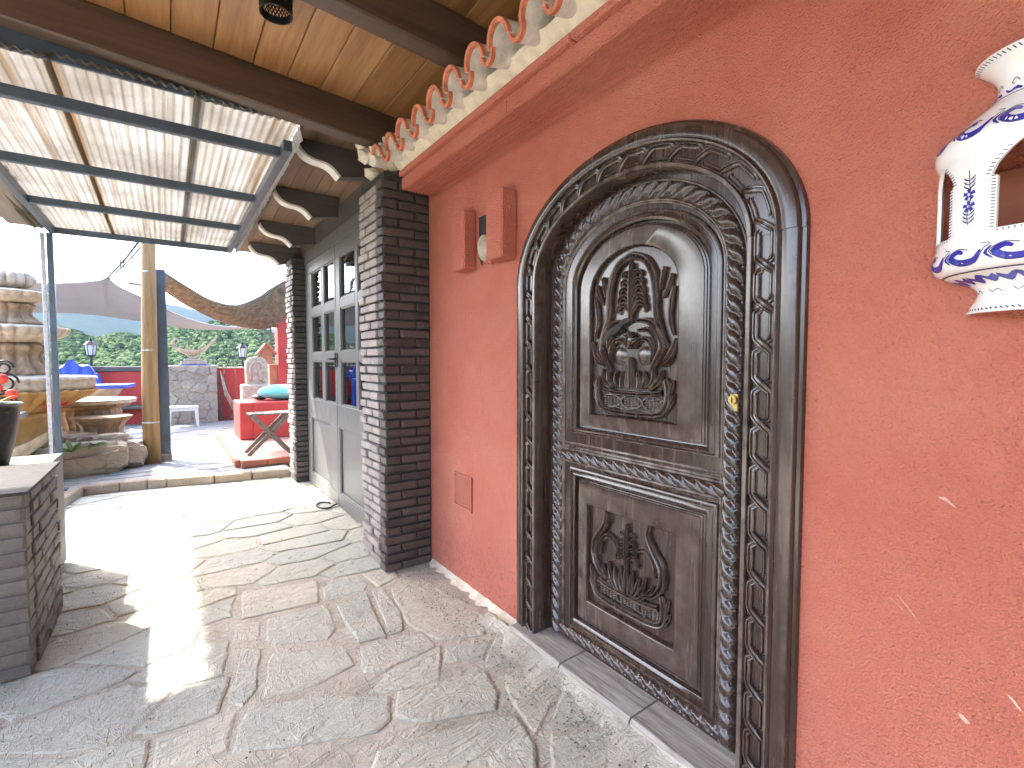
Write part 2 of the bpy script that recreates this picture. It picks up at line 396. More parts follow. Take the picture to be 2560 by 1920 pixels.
# woods that cover the hillside: uncountable, one object
phi = (1 + 5 ** .5) / 2
ICO = [Vector(p).normalized() for p in ((-1, phi, 0), (1, phi, 0), (-1, -phi, 0), (1, -phi, 0), (0, -1, phi), (0, 1, phi), (0, -1, -phi), (0, 1, -phi), (phi, 0, -1), (phi, 0, 1), (-phi, 0, -1), (-phi, 0, 1))]
ICF = [(0, 11, 5), (0, 5, 1), (0, 1, 7), (0, 7, 10), (0, 10, 11), (1, 5, 9), (5, 11, 4), (11, 10, 2), (10, 7, 6), (7, 1, 8), (3, 9, 4), (3, 4, 2), (3, 2, 6), (3, 6, 8), (3, 8, 9), (4, 9, 5), (2, 4, 11), (6, 2, 10), (8, 6, 7), (9, 8, 1)]
def ico_sub(V, F):
    V = list(V); c = {}; G = []
    def mid(a, b):
        k = (min(a, b), max(a, b))
        if k not in c: c[k] = len(V); V.append(((V[a] + V[b]) / 2).normalized())
        return c[k]
    for a, b, d in F:
        x, y, z = mid(a, b), mid(b, d), mid(d, a); G += [(a, x, z), (b, y, x), (d, z, y), (x, y, z)]
    return V, G
IC1 = ico_sub(ICO, ICF); IC2 = ico_sub(*IC1)
mb = MB(); rw = random.Random(3)
for k in range(8500):
    az = rw.uniform(-17, 19); r = math.sqrt(rw.uniform(75 ** 2, 362 ** 2)); h = terr_h(r, az)
    s_ = rw.uniform(.65, 1.5) * (.8 + r / 700); base = Vector((r * math.sin(R(az)), r * math.cos(R(az)), h + s_ * .55))
    for q in range(2):
        off = Vector((rw.uniform(-1, 1), rw.uniform(-1, 1), rw.uniform(-.2, .5))) * s_ * .7 * q
        sc = s_ * (1 if q == 0 else rw.uniform(.5, .8))
        mb.add([base + off + Vector((p.x * sc, p.y * sc, p.z * sc * .85)) * rw.uniform(.72, 1.25) for p in (IC1[0] if r < 210 else ICO)], IC1[1] if r < 210 else ICF)
tag(mb.build('hillside_woods', 'canopy', None, False, fix=False), 'dense green woods covering the hillside beyond the terrace wall', 'woods', kind='stuff')

# ------------------------------------------------------------------ paving
def clip(poly, p, n):
    """keep the side where (q-p).n <= 0"""
    out = []
    for i in range(len(poly)):
        a = poly[i]; b = poly[(i + 1) % len(poly)]
        da = (a[0] - p[0]) * n[0] + (a[1] - p[1]) * n[1]; db = (b[0] - p[0]) * n[0] + (b[1] - p[1]) * n[1]
        if da <= 0: out.append(a)
        if (da < 0 < db) or (db < 0 < da):
            t = da / (da - db); out.append((a[0] + (b[0] - a[0]) * t, a[1] + (b[1] - a[1]) * t))
    return out
def area(p): return .5 * sum(p[i][0] * p[(i + 1) % len(p)][1] - p[(i + 1) % len(p)][0] * p[i][1] for i in range(len(p)))
def cent(p): return (sum(q[0] for q in p) / len(p), sum(q[1] for q in p) / len(p))
def shrink(poly, d):
    if area(poly) < 0: poly = poly[::-1]
    out = list(poly)
    for i in range(len(poly)):
        a = poly[i]; b = poly[(i + 1) % len(poly)]; e = (b[0] - a[0], b[1] - a[1]); L = math.hypot(*e)
        if L < 1e-5: continue
        nn = (e[1] / L, -e[0] / L); out = clip(out, (a[0] - nn[0] * d, a[1] - nn[1] * d), nn)
        if len(out) < 3: return []
    return out
def sites(x0, x1, y0, y1, d, aniso, seed):
    rr = random.Random(seed); pts = []
    for k in range(9000):
        p = (rr.uniform(x0, x1), rr.uniform(y0, y1)); dd = d * rr.uniform(.8, 1.25)
        if all(((p[0] - q[0]) * aniso) ** 2 + (p[1] - q[1]) ** 2 > dd * dd for q in pts): pts.append(p)
    return pts
def cells(pts, box, aniso):
    out = []
    for i, p in enumerate(pts):
        x0, x1, y0, y1 = box; poly = [(x0, y0), (x1, y0), (x1, y1), (x0, y1)]
        near = sorted(((((p[0] - q[0]) * aniso) ** 2 + (p[1] - q[1]) ** 2, j) for j, q in enumerate(pts) if j != i))[:18]
        for _, j in near:
            q = pts[j]; mid = ((p[0] + q[0]) / 2, (p[1] + q[1]) / 2)
            poly = clip(poly, mid, ((q[0] - p[0]) * aniso * aniso, q[1] - p[1]))
            if len(poly) < 3: break
        if len(poly) >= 3: out.append(poly)
    return out
def slab_stone(poly, parent, z, rr, gap=.009, jit=.012, seg=.08, mat='stone', thick=.05, name='flagstone', rise=.005):
    poly = shrink(poly, gap * rr.uniform(.6, 1.5))
    if len(poly) < 3 or abs(area(poly)) < .006: return None
    ring = []
    for i in range(len(poly)):
        a = poly[i]; b = poly[(i + 1) % len(poly)]; L = math.hypot(b[0] - a[0], b[1] - a[1])
        if L < .012: continue
        m = max(1, min(6, round(L / seg))); nx, ny = (b[1] - a[1]) / L, -(b[0] - a[0]) / L
        for k in range(m):
            t = k / m; jj = rr.uniform(-jit, jit * .3) if k else -jit * rr.uniform(.3, 1.2)
            ring.append((a[0] + (b[0] - a[0]) * t + nx * jj, a[1] + (b[1] - a[1]) * t + ny * jj))
    if len(ring) < 4: return None
    c = cent(ring); n = len(ring); tx, ty = rr.uniform(-.006, .006), rr.uniform(-.006, .006); zz = z + rr.uniform(-.3, 1) * rise
    def top(q, d): return zz + (q[0] - c[0]) * tx + (q[1] - c[1]) * ty - d
    inner = []
    for q in ring:
        L = math.hypot(q[0] - c[0], q[1] - c[1]); t = max(.5, 1 - .011 / max(L, .02)); inner.append((c[0] + (q[0] - c[0]) * t, c[1] + (q[1] - c[1]) * t))
    V = [(*q, top(q, 0)) for q in inner] + [(*q, top(q, .0035)) for q in ring] + [(*q, z - thick) for q in ring]
    F = [tuple(range(n))] + [(i, n + i, n + (i + 1) % n, (i + 1) % n) for i in range(n)] + [(n + i, 2 * n + i, 2 * n + (i + 1) % n, n + (i + 1) % n) for i in range(n)]
    mb = MB(); mb.add([(x - c[0], y - c[1], zv) for x, y, zv in V], F)
    o = mb.build(name, mat, None, False); o.location = (c[0], c[1], 0); o.parent = parent
    return o

floor = MB().box(-4.2, 3.2, -4.2, 7.0, -.35, -.005).build('floor', 'mortar'); tag(floor, kind='structure')
STONES = [
[(.747,3.121),(.825,3.231),(1.005,3.214),(1.025,3.037),(.975,2.947),(.711,2.96)],
[(.405,2.939),(.712,2.927),(.735,2.826),(.709,2.614),(.64,2.525),(.401,2.637),(.361,2.689)],
[(.759,2.851),(.962,2.909),(.893,2.38),(.746,2.402),(.745,2.739)],
[(.991,2.937),(1.066,2.933),(1.054,2.581),(.985,2.384),(.905,2.389)],
[(.742,2.389),(1.062,2.33),(1.072,2.141),(1.006,2.026),(.784,2.114),(.696,2.099),(.687,2.196)],
[(.371,2.574),(.691,2.441),(.695,2.244),(.514,2.19),(.282,2.226),(.341,2.508)],
[(.258,2.715),(.349,2.651),(.289,2.313),(.221,2.225),(.158,2.291),(.214,2.529)],
[(.225,2.212),(.509,2.122),(.741,1.947),(.694,1.81),(.625,1.772),(.4,1.859),(.151,1.984),(.179,2.124)],
[(.764,1.954),(1.16,1.862),(1.131,1.695),(1.061,1.612),(.771,1.726),(.702,1.815)],
[(.736,1.676),(1.116,1.553),(1.085,1.377),(.941,1.178),(.467,1.512),(.581,1.697)],
[(1.084,2.133),(1.327,2.058),(1.208,1.94),(1.023,2.014)],
[(1.097,2.886),(1.335,2.898),(1.439,2.23),(1.31,2.103),(1.089,2.192),(1.015,2.435)],
[(.288,3.002),(.329,3.379),(.762,3.276),(.74,3.113),(.698,2.958)],
[(.224,2.77),(.258,2.986),(.389,2.932),(.355,2.743)],
[(1.152,1.395),(1.391,1.258),(1.095,1.072),(.969,1.16)]]
rr = random.Random(11)
for st in STONES: slab_stone(st, floor, 0, rr, .004, .007)
pts = sites(-1.6, 1.6, .2, 7.1, .255, .62, 5)
for c in cells(pts, (-1.6, 1.49, .2, 6.70), .62):
    ok = True
    for st in STONES:
        sp = st if area(st) > 0 else st[::-1]; cc = cent(c); best = None
        for i in range(len(sp)):
            a = sp[i]; b = sp[(i + 1) % len(sp)]; e = (b[0] - a[0], b[1] - a[1]); L = math.hypot(*e); nn = (e[1] / L, -e[0] / L)
            far = min((q[0] - a[0]) * nn[0] + (q[1] - a[1]) * nn[1] for q in c)
            d = (cc[0] - a[0]) * nn[0] + (cc[1] - a[1]) * nn[1]
            if best is None or d > best[0]: best = (d, a, nn, far)
        if best[3] >= 0: continue
        if best[0] < .01 and area(sp) > .02:
            # the cell's middle lies inside a traced stone
            ins = all((cc[0] - sp[i][0]) * (sp[(i + 1) % len(sp)][1] - sp[i][1]) - (cc[1] - sp[i][1]) * (sp[(i + 1) % len(sp)][0] - sp[i][0]) <= .004 for i in range(len(sp)))
            if ins: ok = False; break
        c = clip(c, best[1], (-best[2][0], -best[2][1]))
        if len(c) < 3 or abs(area(c)) < .008: ok = False; break
    if ok: slab_stone(c, floor, 0, rr)

# ------------------------------------------------------------------ terrace floor beyond the kerb
terrace = MB().box(-7.5, 5.5, 7.01, 14.2, -.35, .082).build('terrace', 'terracestone'); tag(terrace, kind='structure')
pts = sites(-3.2, 2.6, 6.9, 13.2, .42, .7, 9)
for c in cells(pts, (-3.2, 2.6, 7.05, 13.2), .7): slab_stone(c, terrace, .09, rr, .014, .014, .2, 'terracestone')
# kerb of thin stone pieces
kerb = thing('kerb', 'low brown stone kerb edging the step up to the sunny terrace', 'kerb', (0, 6.75, 0))
kp = [(-1.75, 5.30), (-.93, 6.10), (-.80, 6.83), (-.456, 6.82), (-.21, 6.775), (-.028, 6.735), (.422, 6.62), (.80, 6.55), (1.22, 6.47)]
for a, b in zip(kp, kp[1:]):
    d = Vector((b[0] - a[0], b[1] - a[1], 0)); L = d.length; an = math.atan2(d.y, d.x)
    MB().obox(((a[0] + b[0]) / 2, (a[1] + b[1]) / 2, .045), (L / 2 - .004, .045 + rnd(0, .01), .055), Matrix.Rotation(an, 3, 'Z'), .012).build('kerb_stone', 'rock', kerb)
# fill between kerb and terrace slab
MB().prism([(-1.7, 5.36), (-.9, 6.14), (-.77, 6.87), (1.22, 6.51), (1.22, 7.02), (-1.7, 7.02)], 'z', -.1, .078).build('backfill', 'terracestone', kerb)
rk = random.Random(21)
for c in cells(sites(-.8, 1.2, 6.75, 7.05, .26, .5, 4), (-.74, 1.18, 6.87, 7.04), .5): slab_stone(c, terrace, .084, rk, .01, .008, .1, 'terracestone')

# ------------------------------------------------------------------ the house: red wall, cornice, tiled eave
house = thing('house', 'coral red stuccoed house wall with grooved cornice and whitewashed tile eave', 'house', (1.5, 1.4, 0))
YC = 1.36                                          # centre line of the arched door
def arch(a, b, zs, zb, n=48, yc=YC, side=2):
    """(y,z) points: up the -y side, over the arch, down the +y side"""
    P = [(yc - a, zb + (zs - zb) * k / side) for k in range(side)]
    P += [(yc - a * math.cos(math.pi * k / n), zs + b * math.sin(math.pi * k / n)) for k in range(n + 1)]
    P += [(yc + a, zs + (zb - zs) * k / side) for k in range(1, side + 1)]
    return P
# wall sheet with the arched opening (front face and reveal), 0.35 m thick
inn = arch(.60, .41, 1.80, -.1, 40)
mbw = MB(); Y0, Y1, Z0, Z1 = -4.0, 3.6, -.1, 3.3
top = [(p[0], Z1) for p in inn]
V = []; F = []
n = len(inn)
for x in (1.5, 1.85):
    V += [(x, *p) for p in inn] + [(x, *p) for p in top]
for L_, o in ((0, 0), (1, 2 * n)):
    for i in range(n - 1): F.append((o + i, o + i + 1, o + n + i + 1, o + n + i))
for i in range(n - 1): F.append((i, i + 1, 2 * n + i + 1, 2 * n + i))
mbw.add(V, F)
for x in (1.5, 1.85):
    mbw.add([(x, Y0, Z0), (x, inn[0][0], Z0), (x, inn[0][0], Z1), (x, Y0, Z1)], [(0, 1, 2, 3)])
    mbw.add([(x, inn[-1][0], Z0), (x, Y1, Z0), (x, Y1, Z1), (x, inn[-1][0], Z1)], [(0, 1, 2, 3)])
mbw.box(1.5001, 1.85, Y0 - .02, Y0, Z0, Z1)
wall = mbw.build('wall', 'stucco', house)
# chips and scratches in the paint
def scuff(pts, w_):
    mb = MB(); V = []; F = []
    for i, (y, z) in enumerate(pts):
        ww = w_ * (1 if 0 < i < len(pts) - 1 else .25) * rnd(.7, 1.2); V += [(1.4985, y - ww * .35, z - ww), (1.4985, y + ww * .35, z + ww)]
    for i in range(len(pts) - 1): F.append((2 * i, 2 * i + 2, 2 * i + 3, 2 * i + 1))
    mb.add(V, F).build('paint_chip', 'chip', wall)
# cornice of grooved clay blocks
cor = []
yb = 3.06; k = 0
for y0, y1 in ((1.855, 3.05), (.66, 1.85), (-.54, .655), (-1.74, -.545), (-2.94, -1.745)):
    prof = [(1.275, 2.600), (1.275, 2.535)]
    x = 1.285
    while x < 1.470:
        prof += [(x, 2.530), (x + .015, 2.530), (x + .0165, 2.541), (x + .0225, 2.541)]; x += .024
    prof += [(1.498, 2.530), (1.498, 2.600)]
    MB().prism(prof, 'y', y0, y1).build('cornice_block', 'stucco', house)
for y0, y1 in ((1.40, 3.03), (-.2, 1.395), (-2.9, -.205)):
    MB().box(1.245, 1.498, y0, y1, 2.603, 2.637, .006).build('cornice_course', 'stucco', house)
mb = MB()
mb.grid(lambda u, v: (1.27 - .06 * v + .008 * math.sin(u * 310) + rnd(-.005, .005), -2.9 + 5.95 * u, 2.640 + .05 * v + rnd(-.003, .003)), 160, 3)
mb.grid(lambda u, v: (1.21 + .27 * v, -2.9 + 5.95 * u, 2.692 + rnd(-.003, .003)), 60, 1)
mb.build('eave_mortar', 'lime', house, True)
# barrel tiles: pans (channel up) and covers (arched) with painted rims
def tile_mesh(name, up, r0, r1, L, th=.013, n=12):
    """runs along +x from its lip at x=0; up=True arched cover"""
    mb = MB(); V = []; F = []; sg = 1 if up else -1; prof = []
    for (xx, r) in ((0, r0), (L, r1)):
        for rad in (r, r - th):
            for k in range(n + 1):
                t = math.pi * k / n; V.append((xx, -math.cos(t) * rad, sg * math.sin(t) * rad * (1.12 if up else 1.05)))
    m = n + 1
    for k in range(n):
        F += [(k, k + 1, 2 * m + k + 1, 2 * m + k), (m + k + 1, m + k, 3 * m + k, 3 * m + k + 1)]
        F += [(k + 1, k, m + k, m + k + 1), (2 * m + k, 2 * m + k + 1, 3 * m + k + 1, 3 * m + k)]
    F += [(0, 2 * m, 3 * m, m), (n, m + n, 3 * m + n, 2 * m + n)]
    o = mb.add(V, F).build(name, 'tile', None, 40); me = o.data; bpy.data.objects.remove(o); 
    return me
def rim_mesh(up, r0, th=.0135, n=12):
    mb = MB(); sg = 1 if up else -1; V = []; F = []; rs_ = (r0 + .0025, r0 - th)
    for xx in (-.004, .016):
        for rad in rs_:
            for k in range(n + 1):
                t = math.pi * k / n; V.append((xx, -math.cos(t) * rad, sg * math.sin(t) * rad * (1.12 if up else 1.05)))
    m = n + 1
    for k in range(n):
        F += [(k, k + 1, 2 * m + k + 1, 2 * m + k), (m + k + 1, m + k, 3 * m + k, 3 * m + k + 1), (k + 1, k, m + k, m + k + 1), (2 * m + k, 2 * m + k + 1, 3 * m + k + 1, 3 * m + k)]
    o = mb.add(V, F).build('tile_rim', 'tilered', None, 40); me = o.data; bpy.data.objects.remove(o); return me
PIT = .197
mc, mp_ = tile_mesh('roof_tile', True, .074, .064, .48), tile_mesh('roof_tile', False, .047, .052, .48)
rc, rp = rim_mesh(True, .074), rim_mesh(False, .047)
for k in range(29):
    y = 3.05 - PIT * k; j = rnd(-.006, .006); sl_ = .20
    a = inst(mc, 'roof_tile', house, (1.115 + rnd(-.012, .012), y + j, 2.692 + rnd(-.004, .004)), rot=(rnd(-.03, .03), -sl_, rnd(-.02, .02)))
    b = inst(mp_, 'roof_tile', house, (1.125 + rnd(-.012, .012), y - PIT / 2, 2.698), rot=(rnd(-.03, .03), -sl_, rnd(-.02, .02)))
    for p_, me in ((a, rc), (b, rp)):
        o = bpy.data.objects.new('painted_rim', me); COL.objects.link(o); o.parent = p_
# dim room behind the glazed doors
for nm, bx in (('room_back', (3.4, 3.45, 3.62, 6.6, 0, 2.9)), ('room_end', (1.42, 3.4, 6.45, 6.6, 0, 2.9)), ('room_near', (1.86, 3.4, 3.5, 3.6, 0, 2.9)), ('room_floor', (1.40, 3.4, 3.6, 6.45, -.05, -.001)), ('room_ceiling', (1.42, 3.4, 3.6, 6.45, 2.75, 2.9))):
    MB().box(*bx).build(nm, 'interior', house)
MB().box(-2.7, 1.498, -2.95, -2.7, -.1, 3.3).build('light_block_wall', 'white', house)  # unseen wall behind the camera, added to cut light on near faces
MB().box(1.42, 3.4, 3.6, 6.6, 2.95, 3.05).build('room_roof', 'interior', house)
# ------------------------------------------------------------------ brick piers beside the glazed doors
def brick_variants(ch, mat, k=6):
    out = []
    for i in range(k):
        mb = MB().obox((0, 0, 0), (.5, .5, .5), None, ch)
        mb.v = [tuple(c + random.uniform(-.02, .02) * (2.0 if ax == 2 else 1) for ax, c in enumerate(p)) for p in mb.v]
        o = mb.build('brick', mat, None, False); out.append(o.data); bpy.data.objects.remove(o)
    return out
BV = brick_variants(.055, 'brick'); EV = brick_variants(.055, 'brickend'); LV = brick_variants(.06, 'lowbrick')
def brick_pier(name, label, x0, x1, y0, y1, z1, course=.0605, ht=.046, var=BV, mort='brickm', L=.235, join=True, loc=None, z0=0, end=True):
    th = thing(name, label, 'pillar', ((x0 + x1) / 2, (y0 + y1) / 2, 0)) if loc is None else loc
    MB().box(x0 + .022, x1, y0 + .016, y1 - .012, z0, z1 - .004).build('mortar_core', mort, th)
    nz = int((z1 - z0) / course)
    for i in range(nz):
        z = z0 + course * (i + .5)
        # near face (normal -y), full depth headers so that corners read on both faces
        xs = [x0]; off = (L if i % 2 else L * .5)
        while xs[-1] + off < x1 - .05: xs.append(xs[-1] + off); off = L
        xs.append(x1)
        for a, b in zip(xs, xs[1:]):
            pr = rnd(-.004, .006); first = a == x0
            px = rnd(-.006, .012) if first else 0
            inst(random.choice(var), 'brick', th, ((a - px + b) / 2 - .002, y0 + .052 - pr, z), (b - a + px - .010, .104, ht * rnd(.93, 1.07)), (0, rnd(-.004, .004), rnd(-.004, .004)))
        if end:
            ys = [y0 + .109]; off = (L * .62 if i % 2 else L)
            while ys[-1] + off < y1 - .06: ys.append(ys[-1] + off); off = L
            ys.append(y1)
            for a, b in zip(ys, ys[1:]):
                pr = rnd(-.008, .012)
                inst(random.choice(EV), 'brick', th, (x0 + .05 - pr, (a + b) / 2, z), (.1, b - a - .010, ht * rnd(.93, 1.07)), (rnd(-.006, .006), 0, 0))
    return th
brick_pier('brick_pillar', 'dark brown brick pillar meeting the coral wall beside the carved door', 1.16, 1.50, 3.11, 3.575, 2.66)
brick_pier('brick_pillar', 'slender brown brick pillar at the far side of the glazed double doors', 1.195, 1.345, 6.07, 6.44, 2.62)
# timber frieze and lime packing on top of the near pillar
pk = thing('eave_packing', 'rough lime mortar and broken tile packed on top of the brick pillar', 'mortar', (1.25, 3.3, 2.66))
mb = MB()
for k in range(26):
    c = Vector((rnd(1.12, 1.38), rnd(3.09, 3.45), rnd(2.66, 2.93))); sc = rnd(.03, .065)
    mb.add([c + Vector((p.x, p.y, p.z * .7)) * sc * rnd(.7, 1.2) for p in ICO], ICF)
mb.build('mortar_lump', 'lime', pk)
for k in range(4):
    MB().tube([(1.10 + .03 * k, 3.10 + k * .012, 2.69 + .05 * k), (1.24 + .03 * k, 3.14, 2.72 + .05 * k)], .035, 10).build('tile_shard', 'tile', pk, 40)
for pts_, w_ in [([(.357,1.096),(.342,1.092),(.325,1.078)], .006), ([(.43,.829),(.405,.802),(.381,.772)], .005), ([(.446,.816),(.41,.79)], .003),
        ([(.304,.59),(.294,.585),(.284,.581)], .008), ([(.225,.684),(.212,.67),(.2,.657)], .006), ([(2.554,1.698),(2.565,1.672)], .006)]:
    scuff(pts_, w_)

# ------------------------------------------------------------------ the carved door
door = thing('carved_door', 'dark carved wooden door with arched rope and chain carved frame', 'door', (1.5, YC, 0))
import bmesh
class Rail:
    """arch path (y,z) with arc length; pt(s, off) gives a point offset outwards"""
    def __init__(s, P): 
        s.P = [Vector(p) for p in P]; s.S = [0]
        for a, b in zip(s.P, s.P[1:]): s.S.append(s.S[-1] + (b - a).length)
        s.L = s.S[-1]; s.k = 0
    def pt(s, t, off=0):
        t = min(max(t, 0), s.L)
        i = min(max(np.searchsorted(s.S, t) - 1, 0), len(s.P) - 2)
        a, b = s.P[i], s.P[i + 1]; u = (t - s.S[i]) / max(1e-9, s.S[i + 1] - s.S[i])
        # smoothed normal
        d0 = (s.P[min(i + 1, len(s.P) - 1)] - s.P[max(i - 1, 0)]).normalized(); d1 = (s.P[min(i + 2, len(s.P) - 1)] - s.P[i]).normalized()
        d = d0.lerp(d1, u).normalized(); p = a.lerp(b, u)
        return (p.x - d.y * off, p.y + d.x * off)
def sweep(prof, path_fn, i0, i1, x0, closed=False):
    """prof: (w,h); path_fn(w) -> list of (y,z)"""
    mb = MB(); V = []; paths = [path_fn(w_) for w_, _ in prof]; m = i1 - i0
    for (w_, h), P in zip(prof, paths):
        V += [(x0 - h, P[i % len(P)][0], P[i % len(P)][1]) for i in range(i0, i1)]
    F = []
    for r_ in range(len(prof) - 1):
        for i in range(m if closed else m - 1):
            j = (i + 1) % m; F.append((r_ * m + i, r_ * m + j, (r_ + 1) * m + j, (r_ + 1) * m + i))
    return mb.add(V, F)
FP = lambda w_: arch(.53 + w_, .34 + w_ * .94, 1.80, .0, 64, YC, 6)
prof = [(0, -.10), (0, .030), (.004, .035), (.016, .035), (.019, .030), (.020, .016), (.088, .016), (.089, .036), (.093, .043), (.098, .044), (.103, .038), (.106, .034), (.112, .037), (.148, .034), (.153, .030), (.156, .016), (.166, .014), (.170, .0), (.170, -.01)]
nJ = 7; nA = nJ + 64          # index of spring points
cr = nJ + 30                  # crack position on the arch (towards +y)
for i0, i1, dx, nm in ((0, nJ, 0, 'frame_jamb'), (nJ - 1, cr, .004, 'frame_arch'), (cr, nA, 0, 'frame_arch'), (nA - 1, nA + 6, 0, 'frame_jamb')):
    sweep(prof, FP, i0, i1 + (1 if nm == 'frame_arch' and i1 == cr else 0), 1.5 - dx).build(nm, 'doorwood', door, 50)
# interlaced chain carved along the frame
rail = Rail(FP(.054)); PC = .1207
def strand(flip):
    pts_ = []; s = .02; side = 1 if flip else -1; k = 0
    while s < rail.L - .03:
        e = min(s + PC, rail.L - .02)
        pts_ += [(s + .022, side * .0245, 0), (s + .034, side * .0255, 0), ((s + e) / 2, side * .0255, 0), (e - .034, side * .0255, 0), (e - .022, side * .0245, 0)]
        over = side > 0
        for t in (.25, .5, .75): pts_.append((e - .022 + .044 * t, side * .0245 * (1 - 2 * t), .006 if over else -.010))
        side = -side; s = e
    pr = [(-.0115, 0), (-.0105, .011), (-.007, .014), (-.0035, .014), (-.001, .009), (.001, .009), (.0035, .014), (.007, .014), (.0105, .011), (.0115, 0)]
    mb = MB(); V = []; F = []; m = len(pr)
    for i, (s_, o_, h_) in enumerate(pts_):
        a = pts_[max(i - 1, 0)]; b = pts_[min(i + 1, len(pts_) - 1)]; d = Vector((b[0] - a[0], b[1] - a[1])).normalized()
        for q, hh in pr:
            y, z = rail.pt(s_ - d.y * q, o_ + d.x * q); V.append((1.486 - hh - h_ if hh > 0 else 1.486 , y, z))
    for i in range(len(pts_) - 1):
        for k2 in range(m - 1): F.append((i * m + k2, (i + 1) * m + k2, (i + 1) * m + k2 + 1, i * m + k2 + 1))
    return mb.add(V, F)
strand(False).build('chain_carving', 'doorwood', door, 35); strand(True).build('chain_carving', 'doorwood', door, 35)

# leaf front with two panel openings
XL = 1.57
LP = lambda w_: arch(.384 - w_ * .90, .265 - w_ * .50, 1.755 - .26 * w_, 1.080 + w_ * .60, 40, 1.348 + w_ * .24, 5)
def rect(w_):
    y0, y1, z0, z1 = .965 + w_ * 1.12, 1.735 - w_ * .62, .140 + w_ * .95, .920 - w_
    return [(y0 + (y1 - y0) * k / 6, z0) for k in range(6)] + [(y1, z0 + (z1 - z0) * k / 6) for k in range(6)] + [(y1 - (y1 - y0) * k / 6, z1) for k in range(6)] + [(y0, z1 - (z1 - z0) * k / 6) for k in range(6)]
leaf = None
bm = bmesh.new()
for loop in (arch(.545, .352, 1.80, .062, 48, YC, 4), LP(0), rect(0)):
    vs = [bm.verts.new((XL, *p)) for p in loop]
    for a, b in zip(vs, vs[1:] + vs[:1]): bm.edges.new((a, b))
bmesh.ops.triangle_fill(bm, use_beauty=True, edges=bm.edges[:])
me = bpy.data.meshes.new('leaf'); bm.to_mesh(me); bm.free(); me.materials.append(M['doorwood'])
leaf = bpy.data.objects.new('leaf', me); COL.objects.link(leaf); put(leaf, door)
MB().prism(arch(.545, .352, 1.80, .062, 24, YC, 2), 'x', 1.605, 1.645).build('back_board', 'doorwood', leaf)
pp = [(0, -.001), (.003, .009), (.008, .012), (.014, .012), (.018, .006), (.021, .003), (.030, .004), (.036, .007), (.042, .004), (.047, .001), (.050, -.020), (.056, -.022), (.058, -.017), (.063, -.016), (.065, -.012), (.071, -.011), (.073, -.008), (.160, -.005), (.166, -.009), (.172, -.030)]
up = sweep(pp, LP, 0, len(LP(0)), XL, True).build('upper_panel', 'doorwood', leaf, 40)
lo = sweep(pp, rect, 0, 24, XL, True).build('lower_panel', 'doorwood', leaf, 40)
MB().add([(XL + .0295, *p) for p in LP(.171)], [tuple(range(len(LP(0))))]).build('panel_field', 'doorwood', up)
MB().add([(XL + .0295, *p) for p in rect(.171)], [tuple(range(24))]).build('panel_field', 'doorwood', lo)
# rope mouldings
def rope(mapf, L, W, H=.024, p=.058, sl=1.0, nw=10, step=.0058, sgn=1):
    n_ = int(L / step)
    def fn(u, v):
        s = u * L; q = (v - .5) * 2
        ph = s / p + sgn * sl * (q - .25 * math.sin(math.pi * q))
        fr = ph - math.floor(ph); lobe = math.sin(math.pi * fr) ** .55 * (1 - .25 * fr)
        h = max(0, 1 - abs(q) ** 2.4) ** .6 * H * (.06 + .94 * lobe)
        vein = .0012 * math.cos(fr * math.pi * 6) * (1 - q * q)
        return mapf(s, q * W / 2, h + vein)
    return MB().grid(fn, n_, nw)
rl = Rail(arch(.487 - .032, .37 - .032, 1.755, .075, 64, 1.372, 8))
rope(lambda s, o, h: (XL - .002 - h, *rl.pt(s, o)), rl.L, .070, .027).build('rope_carving', 'doorwood', leaf, 60)
rope(lambda s, o, h: (XL - .002 - h, 1.795 - s, .968 + o), .855, .052, .020).build('rope_carving', 'doorwood_y', leaf, 60)
rope(lambda s, o, h: (XL - .0015 - h, 1.80 - s, .101 + o), .86, .050, .020).build('rope_carving', 'doorwood_y', leaf, 60)
for z in (.998, 1.010, .938, 1.030): MB().tube([(XL - .001, .945, z), (XL - .001, 1.79, z)], .0055, 6).build('bead', 'doorwood_y', leaf, True)
for off in (.004, -.066, -.075):
    rb = arch(.487 + off, .37 + off, 1.755, .075, 48, 1.372, 3)
    MB().tube([(XL - .001, *p) for p in rb], .0050, 6).build('bead', 'doorwood', leaf, True)
